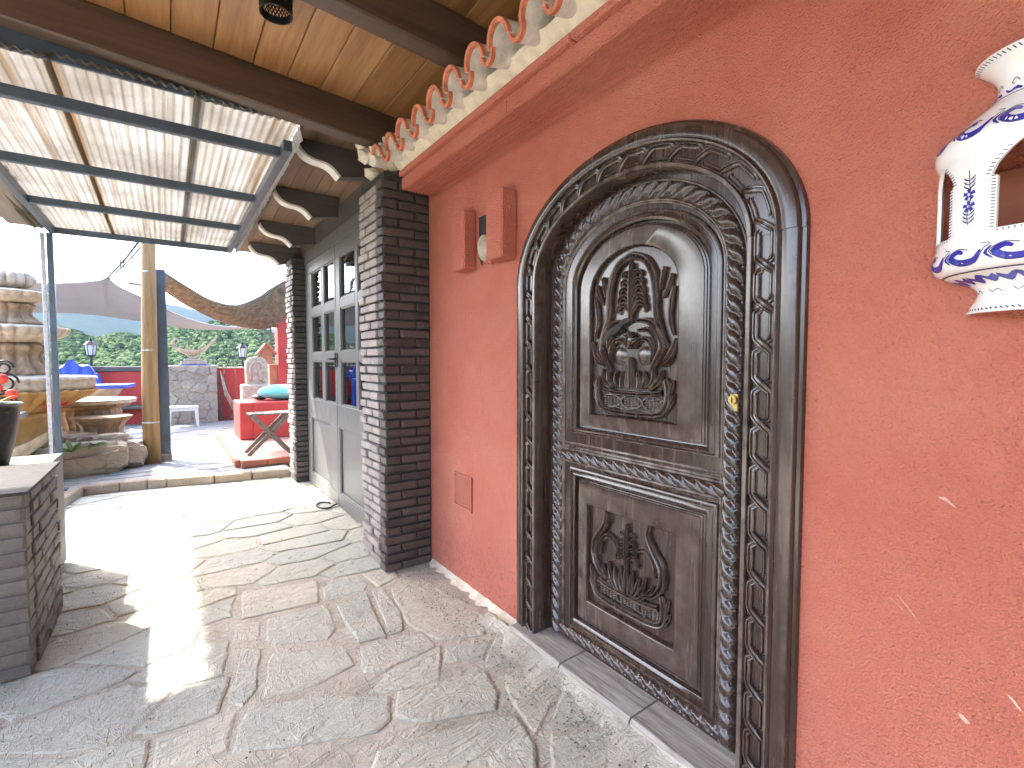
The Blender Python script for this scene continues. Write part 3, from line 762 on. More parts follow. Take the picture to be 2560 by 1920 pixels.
# relief strokes
ZK = [1.52]
def stroke(mb, pts_, w_, hgt=.010, groove=True, yc=YC, xb=XL + .029, sub=4):
    """pts_ (dx mm, z m); w_ list of widths in mm"""
    P = [Vector((p[0] / 1000 * 1.10, ZK[0] + (p[1] - ZK[0]) * 1.05)) for p in pts_]; W = list(w_) if isinstance(w_, (list, tuple)) else [w_] * len(P)
    Q = []; WW = []
    for i in range(len(P) - 1):
        p0, p1, p2, p3 = P[max(i - 1, 0)], P[i], P[i + 1], P[min(i + 2, len(P) - 1)]
        for k in range(sub):
            t = k / sub; Q.append(.5 * ((2 * p1) + (p2 - p0) * t + (2 * p0 - 5 * p1 + 4 * p2 - p3) * t * t + (3 * p1 - p0 - 3 * p2 + p3) * t ** 3)); WW.append(W[i] + (W[i + 1] - W[i]) * t)
    Q.append(P[-1]); WW.append(W[-1])
    pr = [(-1, 0), (-.92, .55), (-.6, 1), (-.25, .85 if groove else 1.05), (0, .42 if groove else 1.1), (.25, .85 if groove else 1.05), (.6, 1), (.92, .55), (1, 0)]
    V = []; F = []; m = len(pr)
    for i, q in enumerate(Q):
        d = (Q[min(i + 1, len(Q) - 1)] - Q[max(i - 1, 0)]).normalized(); nn = Vector((-d.y, d.x)); hw = WW[i] / 2000 * 1.45
        hh = hgt * 1.7 * min(1, .4 + WW[i] / 20)
        for a, b in pr:
            p = q + nn * a * hw; V.append((xb - b * hh, yc + p.x, p.y))
    for i in range(len(Q) - 1):
        for k in range(m - 1): F.append((i * m + k, i * m + k + 1, (i + 1) * m + k + 1, (i + 1) * m + k))
    mb.add(V, F); return mb
def dome(mb, dx, z, rx, rz, h, yc, xb=XL + .029, n=14):
    dx = dx * 1.10; z = ZK[0] + (z - ZK[0]) * 1.05
    V = [(xb - h, yc + dx / 1000, z)]; F = []
    for j, (f_, g_) in enumerate(((.45, .9), (.8, .6), (1, 0))):
        for k in range(n):
            t = 2 * math.pi * k / n; V.append((xb - h * g_, yc + dx / 1000 + rx * f_ * math.cos(t) / 1000, z + rz * f_ * math.sin(t) / 1000))
    for k in range(n):
        k2 = (k + 1) % n; F.append((0, 1 + k, 1 + k2))
        for j in (0, 1): F.append((1 + j * n + k, 1 + (j + 1) * n + k, 1 + (j + 1) * n + k2, 1 + j * n + k2))
    return mb.add(V, F)
def basket(mb, yc, z0, hw, top):
    """hw mm half width, body from z0 to top"""
    stroke(mb, [(-hw + 22, top + .006), (-hw * .5, top - .004), (0, top - .006), (hw * .5, top - .004), (hw - 22, top + .006)], [16, 17, 17, 17, 16], .013, True, yc)
    stroke(mb, [(-hw + 6, top + .060), (-hw - 4, top + .02), (-hw + 2, top - .04), (-hw + 28, z0 + .012), (-hw * .5, z0 + .002), (0, z0), (hw * .5, z0 + .002), (hw - 28, z0 + .012), (hw - 2, top - .04), (hw + 4, top + .02), (hw - 6, top + .060)], [8, 24, 24, 22, 20, 20, 20, 22, 24, 24, 8], .014, True, yc)
    for sg in (-1, 1):
        stroke(mb, [(sg * (hw + 2), top - .01), (sg * (hw + 18), top + .025), (sg * (hw + 24), top + .055)], [16, 14, 5], .011, True, yc)
        stroke(mb, [(sg * (hw + 6), top - .05), (sg * (hw + 22), top - .02), (sg * (hw + 28), top + .005)], [12, 13, 4], .010, True, yc)
        dome(mb, sg * (hw - 24), top + .045, 12, 15, .010, yc)
    zc = (z0 + top) / 2 + .002; rw_ = hw * .30
    for c in (-1, 0, 1):
        cx_ = c * hw * .62
        ring = [(cx_ + rw_ * math.cos(t) * 1.02, zc + .026 * math.sin(t)) for t in [2 * math.pi * k / 14 for k in range(15)]]
        stroke(mb, ring, 5, .007, False, yc, sub=1)
        for gx in (-.66, -.33, 0, .33, .66):
            for gz in (-.6, -.2, .2, .6):
                if gx * gx + gz * gz < .85: dome(mb, cx_ + gx * rw_, zc + gz * .024, rw_ * .13, 4.0, .008, yc, n=6)
def palmette(mb, yc, z0, z1, sz, n):
    stroke(mb, [(0, z0), (2, (z0 + z1) / 2), (0, z1)], [10 * sz, 16 * sz, 7 * sz], .016, True, yc)
    for k in range(n):
        z = z0 + (z1 - z0) * (.14 + .74 * k / n); f_ = (1.15 - .5 * k / n) * sz
        for sg in (-1, 1):
            stroke(mb, [(sg * 4, z), (sg * 22 * f_, z + .026 * f_), (sg * 42 * f_, z + .022 * f_), (sg * 50 * f_, z + .004 * f_)], [8, 15 * f_, 13 * f_, 4], .013, True, yc)
            dome(mb, sg * 42 * f_, z + .006 * f_, 7 * f_, 7 * f_, .014, yc, n=8)
yc = 1.388; cv = MB()
for sg in (-1, 1):
    stroke(cv, [(0, 1.842), (sg * 62, 1.815), (sg * 100, 1.755), (sg * 112, 1.68), (sg * 116, 1.61), (sg * 140, 1.53), (sg * 172, 1.47)], [24, 26, 28, 28, 26, 24, 8], .014, True, yc)
    stroke(cv, [(sg * 150, 1.775), (sg * 140, 1.735), (sg * 134, 1.69)], [14, 17, 6], .011, True, yc)
    stroke(cv, [(sg * 182, 1.745), (sg * 168, 1.70), (sg * 144, 1.66)], [12, 17, 6], .011, True, yc)
    stroke(cv, [(sg * 190, 1.70), (sg * 178, 1.64), (sg * 176, 1.58), (sg * 190, 1.52)], [10, 19, 18, 6], .011, True, yc)
    stroke(cv, [(sg * 22, 1.585), (sg * 88, 1.575), (sg * 132, 1.53), (sg * 146, 1.475), (sg * 120, 1.425), (sg * 96, 1.38)], [8, 24, 28, 26, 22, 8], .016, True, yc)
    stroke(cv, [(sg * 30, 1.545), (sg * 80, 1.545), (sg * 112, 1.51), (sg * 120, 1.47)], [8, 18, 17, 5], .013, True, yc)
    stroke(cv, [(sg * 18, 1.475), (sg * 40, 1.508), (sg * 80, 1.505), (sg * 104, 1.462), (sg * 92, 1.42)], [6, 15, 17, 15, 5], .013, True, yc)
    dome(cv, sg * 62, 1.445, 40, 40, .008, yc)
    stroke(cv, [(sg * 205, 1.505), (sg * 182, 1.455), (sg * 150, 1.42)], [12, 26, 8], .013, True, yc)
    stroke(cv, [(sg * 196, 1.46), (sg * 170, 1.42), (sg * 138, 1.405)], [8, 18, 6], .012, True, yc)
    for b_, t_, z_ in ((18, 10, 1.43), (48, 34, 1.385), (74, 66, 1.385), (96, 112, 1.41), (108, 148, 1.392)):
        stroke(cv, [(sg * b_ * .85, 1.318), (sg * (b_ + t_) * .52, 1.35), (sg * t_, z_)], [16, 19, 5], .014, True, yc)
stroke(cv, [(0, 1.318), (0, 1.40), (0, 1.44)], [26, 24, 6], .015, True, yc)
palmette(cv, yc, 1.58, 1.815, 1.25, 5)
basket(cv, yc, 1.215, 168, 1.300)
cv.build('floral_carving', 'doorwood', up, 50)
kn = MB(); dome(kn, 4, 1.508, 27, 34, .020, yc); 
for k in range(10): stroke(kn, [(4 + 8 * math.cos(k * .628), 1.508 + .010 * math.sin(k * .628)), (4 + 27 * math.cos(k * .628), 1.508 + .034 * math.sin(k * .628))], [5, 9], .017, False, yc)
kn.build('rosette', 'doorwood', up, 50)
sc_ = MB(); stroke(sc_, [(138, 1.492), (112, 1.535), (70, 1.562), (30, 1.582), (-6, 1.588)], [12, 26, 20, 24, 8], .014, False, yc); stroke(sc_, [(40, 1.565), (62, 1.548), (96, 1.530)], [8, 16, 6], .016, False, yc)
sc_.build('knocker_scar', 'black', up)
ZK[0] = .53; yc = 1.398; cv = MB()
for sg in (-1, 1):
    stroke(cv, [(sg * 62, .452), (sg * 128, .470), (sg * 168, .530), (sg * 164, .600), (sg * 128, .655), (sg * 106, .70), (sg * 112, .742)], [8, 20, 27, 29, 23, 17, 5], .017, True, yc)
    stroke(cv, [(sg * 140, .545), (sg * 132, .605), (sg * 94, .640), (sg * 54, .622), (sg * 42, .580)], [6, 16, 20, 16, 6], .015, True, yc)
    stroke(cv, [(sg * 40, .568), (sg * 50, .556), (sg * 62, .560)], [9, 10, 4], .012, True, yc)
    for b_, t_, z_ in ((20, 30, .532), (42, 62, .515), (62, 92, .527), (82, 128, .505)):
        stroke(cv, [(sg * b_ * .8, .432), (sg * (b_ + t_) * .5, .468), (sg * t_, z_)], [16, 19, 5], .014, True, yc)
    stroke(cv, [(sg * 175, .56), (sg * 160, .52), (sg * 150, .48)], [6, 20, 8], .011, True, yc)
stroke(cv, [(0, .432), (0, .49), (0, .53)], [24, 26, 8], .015, True, yc)
palmette(cv, yc, .53, .715, .95, 4)
basket(cv, yc, .352, 172, .426)
cv.build('floral_carving', 'doorwood', lo, 50)
# lock
lk = MB().obox((XL - .021, .906, 1.282), (.003, .015, .030), None, .002).build('lock_plate', 'brass', leaf)
MB().tube([(XL - .022, .906, 1.290), (XL - .036, .906, 1.290)], .0145, 16).build('lock_cylinder', 'brass', lk, 40)
MB().box(XL - .0375, XL - .0355, .9038, .9082, 1.281, 1.299).build('keyhole', 'black', lk)

# threshold of three weathered pieces
sill = thing('door_sill', 'weathered wooden sill in three pieces under the carved door', 'sill', (1.48, YC, 0))
for y0, y1 in ((.72, 1.218), (1.226, 1.632), (1.640, 2.03)):
    mb = MB().prism([(1.415 + rnd(-.006, .006), -.01), (1.41, .038), (1.420, .050), (1.50, .053), (1.61, .056), (1.61, -.01)], 'y', y0, y1); mb.build('sill_plank', 'sill', sill)
ramp = MB()
def rf(u, v):
    y = .30 + 1.95 * u; e = .13 + .05 * math.sin(u * 19) + .04 * math.sin(u * 47)
    return (1.425 - e * v, y, .034 * (1 - v) ** 1.6 - .004 + rnd(-.003, .003) + (.012 * math.sin(v * 3) * (.5 + .5 * math.sin(u * 31))) * .4)
ramp.grid(rf, 90, 8); tag(ramp.build('mortar_fillet', 'mortar', None, True), 'sandy mortar fillet between the door sill and the flagstones', 'mortar')
fl2 = MB().grid(lambda u, v: (1.503 - (.045 + .012 * math.sin(u * 23) + .010 * math.sin(u * 61 + 1) + rnd(-.006, .006)) * v, 2.06 + 1.06 * u, .03 * (1 - v) ** 1.5 - .003 + rnd(-.003, .003)), 50, 5)
tag(fl2.build('mortar_skirting', 'lime', None, True), 'pale mortar skirting between the coral wall and the paving by the pillar', 'mortar')

# ------------------------------------------------------------------ niche with two blocks and a stone, vent grille
niche = thing('wall_niche', 'small wall hole between two projecting coral stucco blocks', 'niche', (1.45, 2.35, 1.96))
MB().box(1.415, 1.499, 2.49, 2.635, 1.955, 2.29, .008).build('block', 'stucco', niche)
MB().box(1.405, 1.499, 2.085, 2.24, 1.955, 2.305, .008).build('block', 'stucco', niche)
MB().box(1.4985, 1.4995, 2.27, 2.46, 1.99, 2.25).build('dark_hole_plate', 'black', niche)  # flat black plate on the wall, stands for the shade inside a hole
mb = MB(); c0 = Vector((1.465, 2.345, 2.055))
mb.add([c0 + Vector((p.x * .040 * rnd(.8, 1.1), p.y * .055 * rnd(.8, 1.15), p.z * .075 * rnd(.85, 1.1))) for p in IC1[0]], IC1[1])
tag(mb.build('rubble_stone', 'sandlight', None), 'pale rough stone wedged in the hole between two coral blocks', 'stone')
for k in range(7):
    c0 = Vector((1.478, rnd(2.28, 2.44), rnd(1.972, 1.995))); MB().add([c0 + p * rnd(.012, .026) for p in ICO], ICF).build('rubble', 'stucco', niche)
vent = thing('vent_grille', 'coral painted louvred vent grille low on the wall', 'vent', (1.49, 2.65, .5))
fr_ = [(2.545, 2.560, .49, .712), (2.752, 2.767, .505, .712)]
for y0, y1, z0, z1 in fr_: MB().box(1.488, 1.4995, y0, y1, z0, z1, .002).build('vent_frame', 'stucco', vent)
for z in (.497, .700): MB().box(1.4885, 1.4995, 2.5605, 2.7515, z, z + .012, .002).build('vent_frame', 'stucco', vent)
for k in range(13): MB().obox((1.494, 2.656, .521 + k * .0137), (.0045, .0955, .0045), Matrix.Rotation(.5, 3, 'Y'), .0015).build('slat', 'stucco', vent)

# ------------------------------------------------------------------ glazed double doors
fd = thing('glazed_double_door', 'grey painted double doors with small panes between the brick pillars', 'door', (1.33, 4.8, 0))
XD = 1.32
MB().box(1.335, 1.41, 3.58, 3.635, 0, 2.60).build('frame', 'greywood', fd); MB().box(1.335, 1.41, 5.93, 6.065, 0, 2.60).build('frame', 'greywood', fd)
MB().box(1.325, 1.41, 3.58, 6.065, 2.53, 2.66, .006).build('head', 'greywood', fd)
MB().box(1.335, 1.41, 3.60, 6.06, 2.662, 2.86).build('frieze_board', 'corbel', fd)
for y0, y1, cols, pan in ((3.64, 4.775, ((3.70, 4.125), (4.20, 4.645)), (3.74, 4.72)), (4.785, 5.925, ((4.835, 5.205), (5.315, 5.72)), (5.02, 5.84))):
    lf = MB().box(XD, XD + .05, y0, y1, .02, .15, .004).box(XD, XD + .05, y0, y1, .79, 1.005, .004).box(XD, XD + .05, y0, y1, 2.39, 2.52, .004)
    (a0, a1), (b0, b1) = cols
    for q0, q1 in ((y0, a0), (a1, b0), (b1, y1)): lf.box(XD + .001, XD + .049, q0, q1, 1.005, 2.39, .004)
    for z0, z1 in ((1.42, 1.512), (1.912, 2.003)):
        for q0, q1 in ((a0, a1), (b0, b1)): lf.box(XD + .001, XD + .049, q0, q1, z0, z1, .004)
    lf.box(XD + .001, XD + .049, y0, pan[0], .15, .79, .004).box(XD + .001, XD + .049, pan[1], y1, .15, .79, .004)
    lo_ = lf.build('door_leaf', 'greywood', fd)
    p_ = MB().box(XD + .022, XD + .040, pan[0], pan[1], .15, .79).build('panel', 'greywood', lo_)
    for q0, q1, z0, z1 in ((pan[0], pan[1], .15, .166), (pan[0], pan[1], .774, .79), (pan[0], pan[0] + .016, .167, .773), (pan[1] - .016, pan[1], .167, .773)):
        MB().box(XD + .006, XD + .0215, q0, q1, z0, z1, .005).build('panel_bead', 'greywood', lo_)
    for q0, q1 in cols:
        for z0, z1 in ((1.005, 1.42), (1.512, 1.912), (2.003, 2.39)):
            MB().box(XD + .026, XD + .030, q0 - .002, q1 + .002, z0 - .002, z1 + .002).build('pane', 'glass', lo_)
            mbb = MB()
            for r0, r1, s0, s1 in ((q0, q0 + .012, z0, z1), (q1 - .012, q1, z0, z1), (q0 + .012, q1 - .012, z0, z0 + .012), (q0 + .012, q1 - .012, z1 - .012, z1)):
                mbb.box(XD + .010, XD + .025, r0, r1, s0, s1)
            mbb.build('glazing_bead', 'greywood', lo_)
    hy = 4.745 if y0 < 4 else 4.815
    h_ = MB().box(XD - .008, XD - .0005, hy - .016, hy + .016, 1.36, 1.50, .003).build('handle_plate', 'darksteel', lo_)
    MB().tube([(XD - .01, hy, 1.44), (XD - .045, hy, 1.44), (XD - .05, hy + (.1 if y0 > 4 else -.02), 1.437)], .008, 8).build('handle', 'darksteel', h_, True)
ch = MB()
ring = [(1.22 + .085 * math.cos(t) * .8, 4.92 + .12 * math.sin(t), .012) for t in [.3 + 5.4 * k / 30 for k in range(31)]]
tag(ch.tube(ring + [(1.31, 4.82, .03)], .008, 6).build('door_chain', 'darksteel', None, True), 'dark chain lying on the paving at the foot of the glazed doors', 'chain')

# ------------------------------------------------------------------ ceramic wall lantern
lan = thing('wall_lantern', 'white glazed ceramic wall lantern painted with cobalt blue scrolls', 'lantern', (1.49, .21, 1.52))
LC = (1.499, .213)
def lpt(r, t, z):   # t = 0 faces the porch (-x), positive towards +y
    return (LC[0] - r * math.cos(t), LC[1] + r * math.sin(t), z)
def half(prof, name, mat, n=40, th=.006):
    mb = MB()
    PR = list(prof) + [(r - th, z) for r, z in prof[::-1]] + [prof[0]]
    mb.grid(lambda u, v: lpt(PR[min(int(round(u * (len(PR) - 1))), len(PR) - 1)][0], -math.pi / 2 + math.pi * v, PR[min(int(round(u * (len(PR) - 1))), len(PR) - 1)][1]), len(PR) - 1, n)
    return mb.build(name, mat, lan, 50)
def smooth_prof(P, k=4):
    out = []
    for i in range(len(P) - 1):
        p0, p1, p2, p3 = [Vector(P[j]) for j in (max(i - 1, 0), i, i + 1, min(i + 2, len(P) - 1))]
        for q in range(k):
            t = q / k; v = .5 * ((2 * p1) + (p2 - p0) * t + (2 * p0 - 5 * p1 + 4 * p2 - p3) * t * t + (3 * p1 - p0 - 3 * p2 + p3) * t ** 3); out.append(tuple(v))
    return out + [P[-1]]
RB = .162
topP = smooth_prof([(RB, 1.848), (.169, 1.865), (.167, 1.886), (.144, 1.910), (.112, 1.940), (.082, 1.966), (.070, 1.998), (.080, 2.026), (.108, 2.054)])
botP = smooth_prof([(.108, 1.523), (.100, 1.540), (.089, 1.565), (.100, 1.585), (.130, 1.598), (.160, 1.614), (.169, 1.633), (.166, 1.650), (RB, 1.668)])
half(topP, 'lantern_cap', 'ceramic'); half(botP, 'lantern_foot', 'ceramic')
def lr(z):
    for P in (topP, botP):
        for a, b in zip(P, P[1:]):
            lo_, hi_ = min(a[1], b[1]), max(a[1], b[1])
            if lo_ <= z <= hi_ and hi_ > lo_: return a[0] + (b[0] - a[0]) * ((z - a[1]) / (b[1] - a[1]))
    return RB
def win(z):          # half angle of a window at height z
    if z < 1.683 or z > 1.846: return 0
    if z < 1.785: return R(13)
    if z < 1.791: return R(13 + 3.5 * (z - 1.785) / .006)
    if z < 1.810: return R(16.5 - 3 * (z - 1.791) / .019)
    return R(13.5) * max(0, 1 - ((z - 1.810) / .036)) ** .8
zsamp = [1.668, 1.6825, 1.6831, 1.70, 1.72, 1.74, 1.76, 1.7849, 1.7855, 1.791, 1.797, 1.803, 1.810, 1.817, 1.824, 1.831, 1.838, 1.8459, 1.848]
body = MB()
for c in (-60, 0, 60):
    for sg in (-1, 1):
        for rad in (RB, RB - .007):
            body.grid(lambda u, v: lpt(rad, R(c) + sg * (win(zsamp[int(round(u * (len(zsamp) - 1)))]) * (1 - v) + R(30) * v), zsamp[int(round(u * (len(zsamp) - 1)))]), len(zsamp) - 1, 5)
        body.grid(lambda u, v: lpt(RB - .007 * v, R(c) + sg * win(zsamp[int(round(u * (len(zsamp) - 1)))]), zsamp[int(round(u * (len(zsamp) - 1)))]), len(zsamp) - 1, 1)
body.build('lantern_body', 'ceramic', lan, 40, fix=False)
def paint(mb, pts_, w_, lift=.0012, sub=3):
    """pts_ (angle deg, z); w_ mm"""
    P = [Vector(p) for p in pts_]; W = list(w_) if isinstance(w_, (list, tuple)) else [w_] * len(P); Q = []; WW = []
    for i in range(len(P) - 1):
        p0, p1, p2, p3 = P[max(i - 1, 0)], P[i], P[i + 1], P[min(i + 2, len(P) - 1)]
        for k in range(sub):
            t = k / sub; Q.append(.5 * ((2 * p1) + (p2 - p0) * t + (2 * p0 - 5 * p1 + 4 * p2 - p3) * t * t + (3 * p1 - p0 - 3 * p2 + p3) * t ** 3)); WW.append(W[i] + (W[i + 1] - W[i]) * t)
    Q.append(P[-1]); WW.append(W[-1]); V = []; F = []
    for i, q in enumerate(Q):
        a = Q[max(i - 1, 0)]; b = Q[min(i + 1, len(Q) - 1)]; r = lr(q.y)
        d = Vector((R(b.x - a.x) * r, b.y - a.y)); d = d.normalized() if d.length > 1e-9 else Vector((1, 0)); hw = WW[i] / 2000
        for s_ in (-1, 1):
            z = q.y + d.x * hw * s_; t = R(q.x) - d.y * hw * s_ / r; V.append(lpt(lr(z) + lift, t, z))
    for i in range(len(Q) - 1): F.append((2 * i, 2 * i + 2, 2 * i + 3, 2 * i + 1))
    mb.add(V, F)
ink = MB()
class Brush:
    pass
blue = Brush()
_paint = paint
def paint(mb, *a, **k):
    if mb is blue:
        one = MB(); _paint(one, *a, **k); one.build('painted_scroll', 'cobalt', lan, fix=False)
    else: _paint(mb, *a, **k)
for k in range(-3, 4):
    a = k * 28 + 4
    for zc, sc in ((1.897, 1.0), (1.636, .85)):
        paint(blue, [(a - 12, zc + .010 * sc), (a - 8, zc - .012 * sc), (a + 2, zc - .014 * sc), (a + 8, zc + .002), (a + 3, zc + .013 * sc), (a - 1, zc + .006)], [4, 11, 14, 13, 10, 5])
        paint(blue, [(a + 10, zc + .016 * sc), (a + 13, zc), (a + 9, zc - .014 * sc)], [2, 6, 2])
        paint(ink, [(a - 14, zc + .014 * sc), (a - 9, zc - .018 * sc), (a + 3, zc - .020 * sc), (a + 11, zc + .002), (a + 4, zc + .020 * sc), (a - 4, zc + .012)], [1.6] * 6, .0016)
        paint(ink, [(a - 14, zc + .014 * sc), (a - 17, zc + .022 * sc), (a - 12, zc + .026 * sc)], [1.4] * 3, .0016)
    paint(blue, [(a - 13, 1.596), (a - 6, 1.590), (a, 1.597), (a + 7, 1.589), (a + 14, 1.596)], [7, 10, 6, 10, 7])
    paint(blue, [(a - 16, 1.972), (a - 8, 1.978), (a, 1.974), (a + 9, 1.982)], [3, 8, 5, 2])
    paint(ink, [(a - 10, 1.992), (a - 4, 2.001), (a + 1, 1.993), (a - 3, 1.989)], [1.6] * 4, .0016)
    paint(ink, [(a - 9, 1.565), (a - 3, 1.572), (a + 3, 1.566), (a + 8, 1.573)], [1.6] * 4, .0016)
for z in (1.606, 1.966): paint(ink, [(q, z) for q in range(-90, 91, 6)], 2.2, .0014, 1)
for q in range(-88, 90, 5):
    paint(ink, [(q, 1.529), (q + 3, 1.533)], 2.2, .0016, 1); paint(ink, [(q, 2.045), (q + 2, 2.051)], 2.0, .0016, 1)
for c in (-60, 0, 60):
    for z in [1.686 + .0062 * k for k in range(25)]:
        hw = math.degrees(win(z))
        if hw < 1: continue
        for sg in (-1, 1): paint(ink, [(c + sg * (hw + .7), z), (c + sg * (hw + 3.2), z + .0015)], 1.7, .0014, 1)
    for q in range(-12, 13, 3): paint(ink, [(c + q, 1.6805), (c + q, 1.6760)], 1.7, .0014, 1)
for c in (-30, 30):
    for z, s_ in ((1.762, 1), (1.738, 1)):
        for k in range(5):
            t = 2 * math.pi * k / 5 + .3; paint(blue, [(c + 1.1 * math.cos(t), z + .003 * math.sin(t)), (c + 4.2 * math.cos(t), z + .0115 * math.sin(t))], [5, 8], .0013, 1)
    paint(ink, [(c, 1.70), (c + 1, 1.72), (c - 1, 1.75), (c, 1.79), (c + .5, 1.812)], 1.6, .0012)
    for z in (1.708, 1.716, 1.724, 1.778, 1.786, 1.794):
        for sg in (-1, 1): paint(ink, [(c, z - .004), (c + sg * 2.6, z), (c + sg * 4.2, z + .005)], [1.4, 3, 1], .0014)
tag(ink.build('painted_lines', 'inkline', lan, fix=False), kind='stuff')
MB().box(1.488, 1.4985, .07, .35, 1.675, 1.83).build('back_plate', 'terra', lan)
# ------------------------------------------------------------------ timber porch roof (falls gently towards the wall)
porch = thing('porch_roof', 'varnished timber porch ceiling of wide boards on dark brown beams', 'roof', (.3, 1.5, 2.85))
def slope(mb):
    mb.v = [(x, y, z - .074 * (x - .3)) for x, y, z in mb.v]; return mb
ZB = 2.892
for y in (3.205, 2.12, 1.05, -.02, -1.1, -2.2):
    x1 = 1.40 if y > 3 else 1.72
    slope(MB().box(-2.6, x1, y - .055, y + .055, ZB, ZB + .21, .008)).build('beam', 'beam', porch)
x = -2.6
while x < 1.75:
    wd = rnd(.178, .2)
    slope(MB().box(x, x + wd - .004, -2.6, 3.259, ZB + .211, ZB + .233, .004)).build('board', 'board', porch)
    x += wd
slope(MB().box(-2.7, 1.78, -2.65, 3.262, ZB + .24, ZB + .275)).build('roof_deck', 'beam', porch)
MB().prism([(-2.7, 3.10), (-2.7, 2.872), (.42, 2.872), (.60, 2.892), (1.36, 2.83), (1.40, 2.85)], 'y', 3.264, 3.284).build('fascia', 'steel', porch)

# hanging perforated lamp
lamp = thing('pendant_lamp', 'dark perforated metal cylinder lamp hanging from the board ceiling', 'lamp', (.46, 2.47, 3.03))
LX, LY, LR = .445, 2.48, .066
body = MB(); prf = []
# perforated shell: ring of lattice struts between hoops
for z0, z1, m in ((2.985, 3.01, 0), (3.01, 3.065, 1), (3.065, 3.085, 0), (3.085, 3.15, 1), (3.15, 3.20, 0)):
    if m == 0: body.lathe([(LR, z0), (LR, z1), (LR - .003, z1), (LR - .003, z0), (LR, z0)], 28, (LX, LY))
    else:
        for k in range(28):
            for sg in (-1, 1):
                a0 = 2 * math.pi * k / 28; a1 = a0 + sg * .45
                body.tube([(LX + LR * math.cos(a0 + (a1 - a0) * t), LY + LR * math.sin(a0 + (a1 - a0) * t), z0 + (z1 - z0) * t) for t in (0, .5, 1)], .0028, 4, False)
body.build('perforated_shade', 'darksteel', lamp)
for z in (2.985, 3.012, 3.066, 3.086): MB().tube([(LX + LR * 1.02 * math.cos(t), LY + LR * 1.02 * math.sin(t), z) for t in [2 * math.pi * k / 24 for k in range(25)]], .0035, 5, False).build('hoop', 'darksteel', lamp)
MB().lathe([(.001, 3.03), (.022, 3.035), (.028, 3.06), (.018, 3.09), (.014, 3.11), (.001, 3.11)], 12, (LX, LY)).build('bulb', 'plastic', lamp, True)
MB().lathe([(LR, 3.20), (LR * .5, 3.22), (.012, 3.225), (.012, 3.03), (.011, 3.03)], 20, (LX, LY)).build('lamp_top', 'darksteel', lamp)

# ------------------------------------------------------------------ steel canopy with corrugated sheets
can = thing('steel_canopy', 'blue grey steel canopy frame roofed with stained translucent corrugated sheets', 'canopy', (-.92, 6.80, 0))
CZ = 2.72
for y in (3.46, 4.55, 5.63, 6.80):
    MB().box(-.895, .62, y - .022, y + .022, CZ, CZ + .06, .004).build('cross_beam', 'steel', can)
for x in (-.92, .645):
    MB().box(x - .025, x + .025, 3.32, 6.825, CZ - .004, CZ + .064, .004).build('side_beam', 'steel', can)
post = MB().box(-.965, -.915, 6.775, 6.825, .085, CZ - .006, .004).build('post', 'steel', can)
MB().box(-.995, -.885, 6.745, 6.855, .08, .088).build('foot_plate', 'steel', post)
MB().box(-1.015, -.98, 6.80, 6.83, .085, CZ - .006, .004).build('back_post', 'silver', can)
def sheet(x0, x1, y0, y1, z, name='corrugated_sheet'):
    n_ = int((x1 - x0) / .0076)
    MB().grid(lambda u, v: (x0 + (x1 - x0) * v, y0 + (y1 - y0) * u, z + .07 - .09 * u + .008 * math.sin((x0 + (x1 - x0) * v) * 2 * math.pi / .046) + .004 * math.sin(u * 5)), 6, n_).build(name, 'sheet', can, True, fix=False)
sheet(-1.10, -.42, 3.24, 6.95, CZ + .085); sheet(-.46, .20, 3.23, 6.95, CZ + .101); sheet(.16, .705, 3.24, 6.95, CZ + .085)
for x in (-.44, .18):
    pass
# edge tiles along the canopy's outer side
eaves = thing('edge_tiles', 'row of red clay tiles along the outer edge of the canopy', 'tiles', (-1.1, 5.5, CZ))
tm = tile_mesh('roof_tile', True, .105, .09, .34); tm.materials.clear(); tm.materials.append(M['tilered'])
for k in range(11): inst(tm, 'roof_tile', eaves, (-1.31 + rnd(-.015, .015), 4.52 + .222 * k, CZ + .10), rot=(0, -.16, rnd(-.04, .04)))
MB().box(-1.27, -.95, 4.42, 7.0, CZ + .085, CZ + .102).build('tile_batten', 'weathered', eaves)
# tiled porch wing on the left, out of the camera's sight but shading the paving
wing = thing('porch_wing', 'red tiled lean-to roof joining the porch beside the canopy', 'roof', (-2.2, 3.4, 2.8))
MB().box(-3.4, -1.105, 3.29, 4.46, 2.86, 2.90).build('deck', 'beam', wing)
for k in range(10): inst(tm, 'roof_tile', wing, (-1.5 - .21 * k, 4.12, 2.91), rot=(0, 0, R(90)))

# ------------------------------------------------------------------ corbelled eave over the glazed doors
eave = thing('corbelled_eave', 'timber eave with scroll cut dark corbels above the glazed doors', 'eave', (1.3, 5.0, 2.6))
def ez(y): return -.098 * (y - 3.85)
for y in (3.85, 4.75, 5.62, 6.36):
    d = ez(y)
    S = smooth_prof([(.80, 2.985), (.815, 2.95), (.86, 2.905), (.92, 2.885), (.985, 2.878), (1.04, 2.855), (1.085, 2.812), (1.098, 2.80)], 3)
    poly = [(1.40, 3.02), (.80, 3.02)] + S + [(1.31, 2.845), (1.40, 2.85)]
    c_ = MB().prism([(a, b + d) for a, b in poly], 'y', y - .05, y + .05).build('corbel', 'corbel', eave, 30)
    # pale painted scroll edge
    mbs = MB(); V = []; F = []
    for a, b in S:
        V += [(a - .003, y - .051, b + d - .004), (a - .003, y + .051, b + d - .004), (a + .01, y + .050, b + d + .010), (a + .01, y - .050, b + d + .010)]
    for i in range(len(S) - 1):
        for k in range(4): F.append((i * 4 + k, (i + 1) * 4 + k, (i + 1) * 4 + (k + 1) % 4, i * 4 + (k + 1) % 4))
    mbs.add(V, F).build('scroll_edge', 'white', c_, 40)
